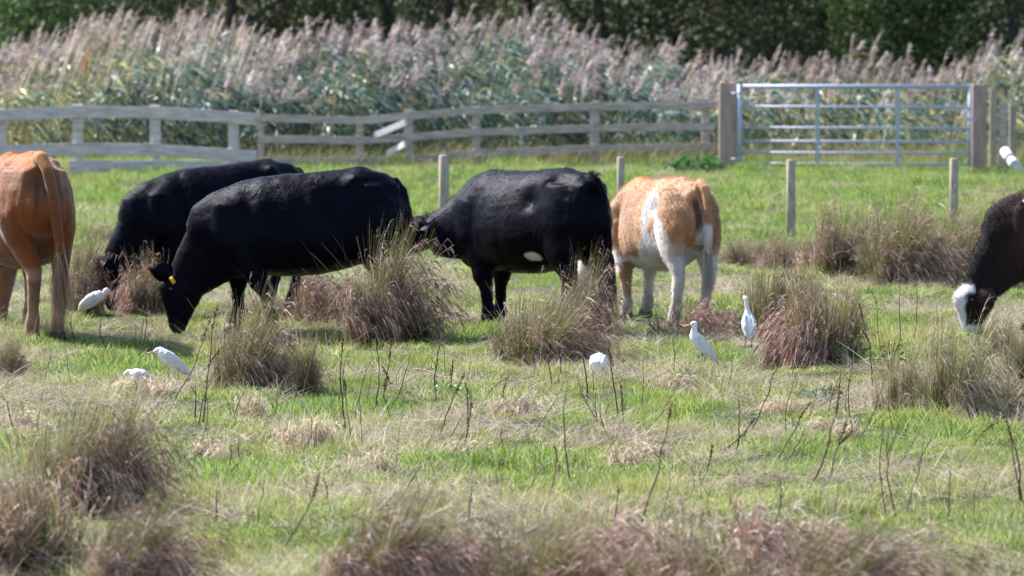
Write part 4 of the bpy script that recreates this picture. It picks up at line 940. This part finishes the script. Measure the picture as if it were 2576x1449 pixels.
# tan and white calf
def calf_paint(co, no):
    x, y, z = co[:, 0], co[:, 1], co[:, 2]; n = nz3(co, 6)*.085+nz3(co, 17)*.04+nz3(co, 45)*.015
    tan = np.array([.42, .23, .125])*(1+.45*nz3(co, 3, 4)[:, None]+.2*nz3(co, 14, 1)[:, None])+np.array([.12, .09, .06])*smooth(1.05, 1.3, z)[:, None]  # tan, lightened towards the back: the bright lit top is painted in
    white = np.array([.64, .60, .59])*(1+.08*nz3(co, 9)[:, None])
    k = np.zeros(len(co))
    low = .58+.14*np.clip(-x, 0, 1)                    # white belly and legs
    k = np.maximum(k, smooth(low+.02, low-.02, z+n))
    # white flank blaze on the left side, running from the loin down to the hind leg
    cx_ = np.interp(z, [.5, .7, .85, 1.0, 1.15, 1.22], [-.46, -.40, -.33, -.27, -.20, -.17]); hw = np.interp(z, [.5, .7, .85, 1.0, 1.12, 1.24], [.30, .28, .21, .16, .085, 0])
    k = np.maximum(k, smooth(.03, -.03, np.abs(x-cx_)-hw+n)*(y > .02))
    sp = np.sqrt(((x+.27)/.045)**2+((z-.86)/.10)**2)+n*3; k = np.where((y > 0) & (sp < 1), np.minimum(k, smooth(.8, 1, sp)), k)
    k = np.where(x > .8, smooth(.24, .20, z+n), k)
    rk = smooth(.03, -.03, np.abs(y)-.052+n*.3)*smooth(-.70, -.76, x)*smooth(.93, .87, z)          # white tail end
    k = np.maximum(k, rk)
    fk = (x > .3) & (z < .52) & (z > .2) & (y > 0); k = np.where(fk, smooth(-.02, .02, (x-.47)+(z-.35)*.4+n)*.9+.1, k)
    hind = (x < -.6) & (z > .62) & (np.abs(y) > .06); k = np.where(hind, np.minimum(k, smooth(-.74, -.66, x)), k)
    k = k[:, None]; c = tan*(1-k)+white*k
    mud = smooth(.34, .12, z+n)[:, None]*.5; c = c*(1-mud)+np.array([.20, .16, .13])*mud
    cleft = (smooth(.035, .02, np.abs(y-.05))*smooth(-.74, -.78, x)*smooth(1.16, 1.08, z)*smooth(.80, .9, z))[:, None]*.85; c = c*(1-cleft)+np.array([.06, .035, .03])*cleft  # dark skin under the tail, with the shade of the cleft painted in
    return np.clip(c, .01, .9)
sE = .945; cE = G(1664, 797)
CN = [((.48, 0, .90), .29, .18), ((.62, .02, .80), .23, .155), ((.76, .06, .68), .175, .13), ((.87, .12, .58), .14, .11), ((.94, .17, .52), .12, .10)]
CH = [((.92, .16, .58), .06, .07), ((.945, .18, .54), .115, .10), ((.98, .21, .47), .13, .11), ((1.01, .245, .39), .118, .098), ((1.035, .275, .31), .09, .078), ((1.055, .30, .24), .072, .066), ((1.065, .32, .19), .06, .06), ((1.07, .33, .16), .04, .045)]
TAN = (.45, .25, .13)
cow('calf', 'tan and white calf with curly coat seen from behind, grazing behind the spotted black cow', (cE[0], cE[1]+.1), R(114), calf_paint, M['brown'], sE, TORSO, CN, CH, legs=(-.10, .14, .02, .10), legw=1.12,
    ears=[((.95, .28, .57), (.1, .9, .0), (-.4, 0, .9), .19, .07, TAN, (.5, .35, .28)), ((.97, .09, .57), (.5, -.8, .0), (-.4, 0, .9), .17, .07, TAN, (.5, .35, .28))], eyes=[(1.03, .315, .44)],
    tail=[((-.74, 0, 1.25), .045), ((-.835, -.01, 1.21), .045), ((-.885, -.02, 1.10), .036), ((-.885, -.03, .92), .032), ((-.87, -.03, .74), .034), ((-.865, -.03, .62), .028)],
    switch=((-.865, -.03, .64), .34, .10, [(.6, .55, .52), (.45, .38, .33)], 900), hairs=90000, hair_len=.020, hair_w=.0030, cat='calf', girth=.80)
# orange-brown cow at the left edge
def brown_paint(co, no):
    x, y, z = co[:, 0], co[:, 1], co[:, 2]; n1 = nz3(co, 2.6, 2)[:, None]; n2 = nz3(co, 7, 6)[:, None]
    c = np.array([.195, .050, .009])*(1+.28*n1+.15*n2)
    top = smooth(1.08, 1.27, z)[:, None]; c = c*(1-top)+np.array([.36, .145, .045])*(1+.1*n2)*top  # paler back: the back-lit rim painted into the coat colour
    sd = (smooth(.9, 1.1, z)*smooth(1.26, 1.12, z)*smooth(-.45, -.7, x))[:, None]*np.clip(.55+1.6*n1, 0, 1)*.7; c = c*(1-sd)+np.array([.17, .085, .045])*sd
    dk = (smooth(.03, .0, np.abs(y-.035-(1.05-z)*.12))*smooth(-.74, -.80, x)*smooth(1.18, 1.05, z)*smooth(.80, .95, z))[:, None]*.8; c = c*(1-dk)+np.array([.035, .02, .018])*dk  # thin dark curve beside the tail: dark skin plus painted crease shade
    leg = smooth(.5, .3, z)[:, None]; c = c*(1-leg)+np.array([.26, .15, .095])*(1+.3*n2)*leg
    hk = (smooth(.52, .46, z)*smooth(.38, .44, z))[:, None]*.4; c = c*(1-hk)+np.array([.42, .33, .27])*hk
    return np.clip(c, .01, .9)
cA = G(48, 842); sA = 1.13
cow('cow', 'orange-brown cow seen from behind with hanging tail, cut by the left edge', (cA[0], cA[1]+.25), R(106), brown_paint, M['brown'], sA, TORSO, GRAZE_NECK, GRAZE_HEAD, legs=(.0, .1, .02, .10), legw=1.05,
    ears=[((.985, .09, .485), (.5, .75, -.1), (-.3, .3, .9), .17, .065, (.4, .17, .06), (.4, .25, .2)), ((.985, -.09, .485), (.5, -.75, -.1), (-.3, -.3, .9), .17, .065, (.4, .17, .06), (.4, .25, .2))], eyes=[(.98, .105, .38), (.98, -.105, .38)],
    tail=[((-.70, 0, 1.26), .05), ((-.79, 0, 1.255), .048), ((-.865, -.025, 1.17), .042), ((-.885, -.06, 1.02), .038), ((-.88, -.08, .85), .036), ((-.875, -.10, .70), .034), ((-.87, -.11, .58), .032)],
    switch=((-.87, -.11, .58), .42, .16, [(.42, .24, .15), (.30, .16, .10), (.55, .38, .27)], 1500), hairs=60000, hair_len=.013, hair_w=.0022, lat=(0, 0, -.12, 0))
# dark brown cow with a white face at the right edge
def dark_paint(co, no):
    x, y, z = co[:, 0], co[:, 1], co[:, 2]; n = nz3(co, 8)*.02
    c = np.array([.055, .026, .020])*(1+.5*nz3(co, 3)[:, None])
    dk = smooth(.45, .85, x+n*3)[:, None]; c = c*(1-dk)+np.array([.014, .010, .011])*dk
    # white blaze on the front of the face, muzzle and a white line behind the shoulder
    fr = np.interp(z, [-.02, .06, .15, .23, .33, .40], [.965, 1.02, 1.045, 1.06, 1.02, .99])
    k = smooth(-.012, .012, x-fr+n)*smooth(.41, .385, z)*smooth(.11, .08, np.abs(y)); k = np.maximum(k, smooth(.08, .05, z+n)*(x > .88)); k = np.maximum(k, smooth(.33, .36, z+n)*smooth(.41, .385, z)*smooth(.97, .99, x+n))
    lx = np.interp(z, [.6, .8, 1.0, 1.2], [.49, .52, .56, .60]); k = np.maximum(k, smooth(.018, .008, np.abs(x-lx)+n)*(z > .62)*(y > .1)*(nz3(co, 4, 9) > -.15))
    k = k[:, None]; return c*(1-k)+np.array([.66, .63, .66])*k
cF = G(2742, 850)
FH = [((p[0]+.02, 0, p[2]*.88-.02), a*1.03, b*1.05) for p, a, b in GRAZE_HEAD]
FN = [(p if i < 4 else (p[0], 0, p[2]-.03), a, b) for i, (p, a, b) in enumerate(GRAZE_NECK)]
cow('cow', 'dark brown cow with a white face grazing, cut by the right edge', (cF[0], cF[1]+.3), R(193), dark_paint, M['darkbrown'], .97, GRAZE_TORSO, FN, FH, legs=(.05, -.1, 0, 0),
    ears=[((.945, .10, .36), (-.45, .62, -.15), (-.1, .9, .3), .17, .085, (.03, .018, .016), (.10, .05, .045)), ((.96, -.09, .40), (-.1, -.85, -.05), (-.3, -.3, .9), .14, .06, (.03, .018, .016), (.08, .05, .05))], eyes=[(1.0, .112, .28), (1.0, -.112, .28)],
    tufts=[((.995, 0, .39), (.02, .04, .012), .016, [(.5, .47, .50)], 260)], tail=[((-.72, 0, 1.20), .035), ((-.79, .01, 1.12), .035), ((-.825, .02, .95), .030), ((-.82, .02, .7), .024)],
    hairs=50000, hair_len=.020, hair_w=.0028, bulges=[((.62, .17, .80), (.05, .04, .30)), ((.70, .13, .75), (.03, .035, .26))])

# ------------------------------------------------------------------ cattle egrets
def egret(X, Y, depth_off, heading, body, neck, head, bill, label, legs=.12, scale=1.0):
    x, y = G(X, Y); root = empty('cattle_egret', (x, y, gzf(x, y)), heading, label=label, cat='egret', group='white egrets among the cattle')
    B = Body(); B.loft(body, 20, scale=scale)
    if neck: B.loft(neck, 14, scale=scale)
    if head: B.loft(head, 14, scale=scale)
    o, co, no = B.build('body', .0052, 4, None, M['feather'], root)
    for sg in (1, -1):
        Wg = Body(); Wg.loft([((c[0]-.012, sg*rb*.62, c[2]+ra*.05), ra*.78, rb*.50) for c, ra, rb in body[:-1]], 16, scale=scale)
        Wg.build('wing', .0045, 2, None, M['wing'], root)
    def tri(a, b, r, nm, m):
        bm = bmesh.new(); a, b = Vector(a)*scale, Vector(b)*scale; tube(bm, [a, a.lerp(b, .5), b], [r, r*.7, r*.12], 8); bm_obj(nm, bm, m, root)
    if bill: tri(bill[0], bill[1], .0085, 'bill', M['bill'])
    if bill and head:
        d = unit(np.array(bill[1])-np.array(bill[0])); q = np.array(bill[0])-d*.012
        for sg in (1, -1):
            bm = bmesh.new(); bmesh.ops.create_uvsphere(bm, u_segments=8, v_segments=6, radius=.0042); e = bm_obj('eye', bm, M['eye'], root); e.location = Vector((q[0], q[1]+sg*.0165, q[2]+.004))*scale
    for sg in (1, -1):
        bm = bmesh.new(); tube(bm, [(-.01, .025*sg, legs+.03), (-.02, .025*sg, legs*.5), (0, .025*sg, -.01)], [.006, .0045, .005], 6)
        for a in (-.5, 0, .5): tube(bm, [(0, .025*sg, .004), (.035*math.cos(a), .025*sg+.035*math.sin(a), .002)], [.004, .002], 5)
        bm_obj('leg', bm, M['eleg'], root)
    return root
L_ = R(180)
# standing tall, facing left, bill out
EB = [((-.125, 0, .075), .010, .018), ((-.095, 0, .115), .032, .036), ((-.045, 0, .17), .052, .055), ((.005, 0, .225), .054, .058), ((.045, 0, .275), .045, .05), ((.062, 0, .305), .032, .038)]
EN = [((.04, 0, .26), .036, .036), ((.055, 0, .31), .027, .027), ((.05, 0, .345), .022, .022), ((.052, 0, .37), .022, .021)]
EH = [((.03, 0, .372), .014, .014), ((.042, 0, .378), .024, .021), ((.060, 0, .378), .024, .020), ((.078, 0, .372), .014, .013)]
egret(1762, 935, 0, L_, EB, EN, EH, ((.078, 0, .371), (.135, 0, .360)), 'upright egret facing left with orange bill on open turf right of the head-down one', .1, .88)
# hunched, facing left, near the left tussock
EB2 = [((-.185, 0, .05), .008, .02), ((-.14, 0, .085), .028, .034), ((-.08, 0, .135), .048, .052), ((-.02, 0, .18), .055, .058), ((.025, 0, .215), .045, .05), ((.05, 0, .235), .03, .036)]
EH2 = [((.02, 0, .235), .026, .028), ((.045, 0, .243), .028, .026), ((.070, 0, .238), .024, .021), ((.092, 0, .228), .013, .012)]
egret(418, 950, 0, R(188), EB2, None, EH2, ((.090, 0, .229), (.150, 0, .222)), 'hunched egret facing left with an orange bill beside the tussock before the tagged cow', .06, .93)
# crouched, half hidden
EB3 = [((-.12, 0, .02), .012, .02), ((-.09, 0, .06), .038, .042), ((-.04, 0, .095), .052, .056), ((.01, 0, .11), .044, .05), ((.04, 0, .11), .028, .032)]
EH3 = [((.03, 0, .118), .022, .024), ((.052, 0, .122), .026, .024), ((.072, 0, .112), .02, .018), ((.088, 0, .096), .011, .011)]
egret(342, 968, 0, R(176), EB3, None, EH3, ((.086, 0, .094), (.115, 0, .06)), 'crouched egret low in the grass, left of the hunched one', .03, .95)
# by the black cow, facing right
egret(246, 796, 0, R(-4), [((-.15, 0, .055), .012, .02), ((-.115, 0, .09), .045, .045), ((-.06, 0, .13), .060, .058), ((0, 0, .165), .056, .058), ((.04, 0, .185), .042, .045)], [((.02, 0, .165), .034, .034), ((.055, 0, .19), .027, .027), ((.075, 0, .21), .024, .024)],
      [((.055, 0, .212), .022, .022), ((.078, 0, .222), .027, .024), ((.097, 0, .208), .02, .018), ((.107, 0, .195), .011, .011)], ((.105, 0, .196), (.128, 0, .15)), 'egret facing right beside the muzzle of the farther grazing black cow', .06, .98)
# head down, only the round back shows
egret(1508, 958, 0, R(80), [((-.075, 0, .035), .03, .03), ((-.055, 0, .075), .06, .052), ((-.01, 0, .10), .078, .066), ((.035, 0, .09), .066, .058), ((.07, 0, .06), .04, .035)], [((.05, 0, .09), .03, .03), ((.09, 0, .06), .022, .022), ((.11, 0, .035), .018, .018)],
      [((.10, 0, .045), .018, .018), ((.12, 0, .03), .02, .018), ((.135, 0, .02), .012, .011)], ((.134, 0, .02), (.17, 0, -.005)), 'head-down egret showing only its round white back, between the stems right of the wide tussock', .03, .95)
# back view with stretched neck
egret(1882, 862, 0, R(98), [((-.065, 0, .055), .012, .02), ((-.07, 0, .09), .03, .036), ((-.045, 0, .14), .042, .052), ((-.01, 0, .19), .042, .05), ((.01, 0, .23), .032, .036), ((.018, 0, .26), .024, .026)], [((.012, 0, .24), .028, .030), ((.02, .004, .28), .018, .018), ((.02, .008, .315), .015, .016), ((.022, .012, .345), .016, .016)],
      [((.012, .008, .35), .014, .015), ((.024, .014, .36), .02, .019), ((.038, .022, .368), .016, .014), ((.048, .030, .378), .009, .008)], ((.046, .030, .377), (.07, .06, .415)), 'egret seen from behind with a long stretched neck, before the dark tussock by the calf', .08, 1.02)
print('objects', len(bpy.data.objects))
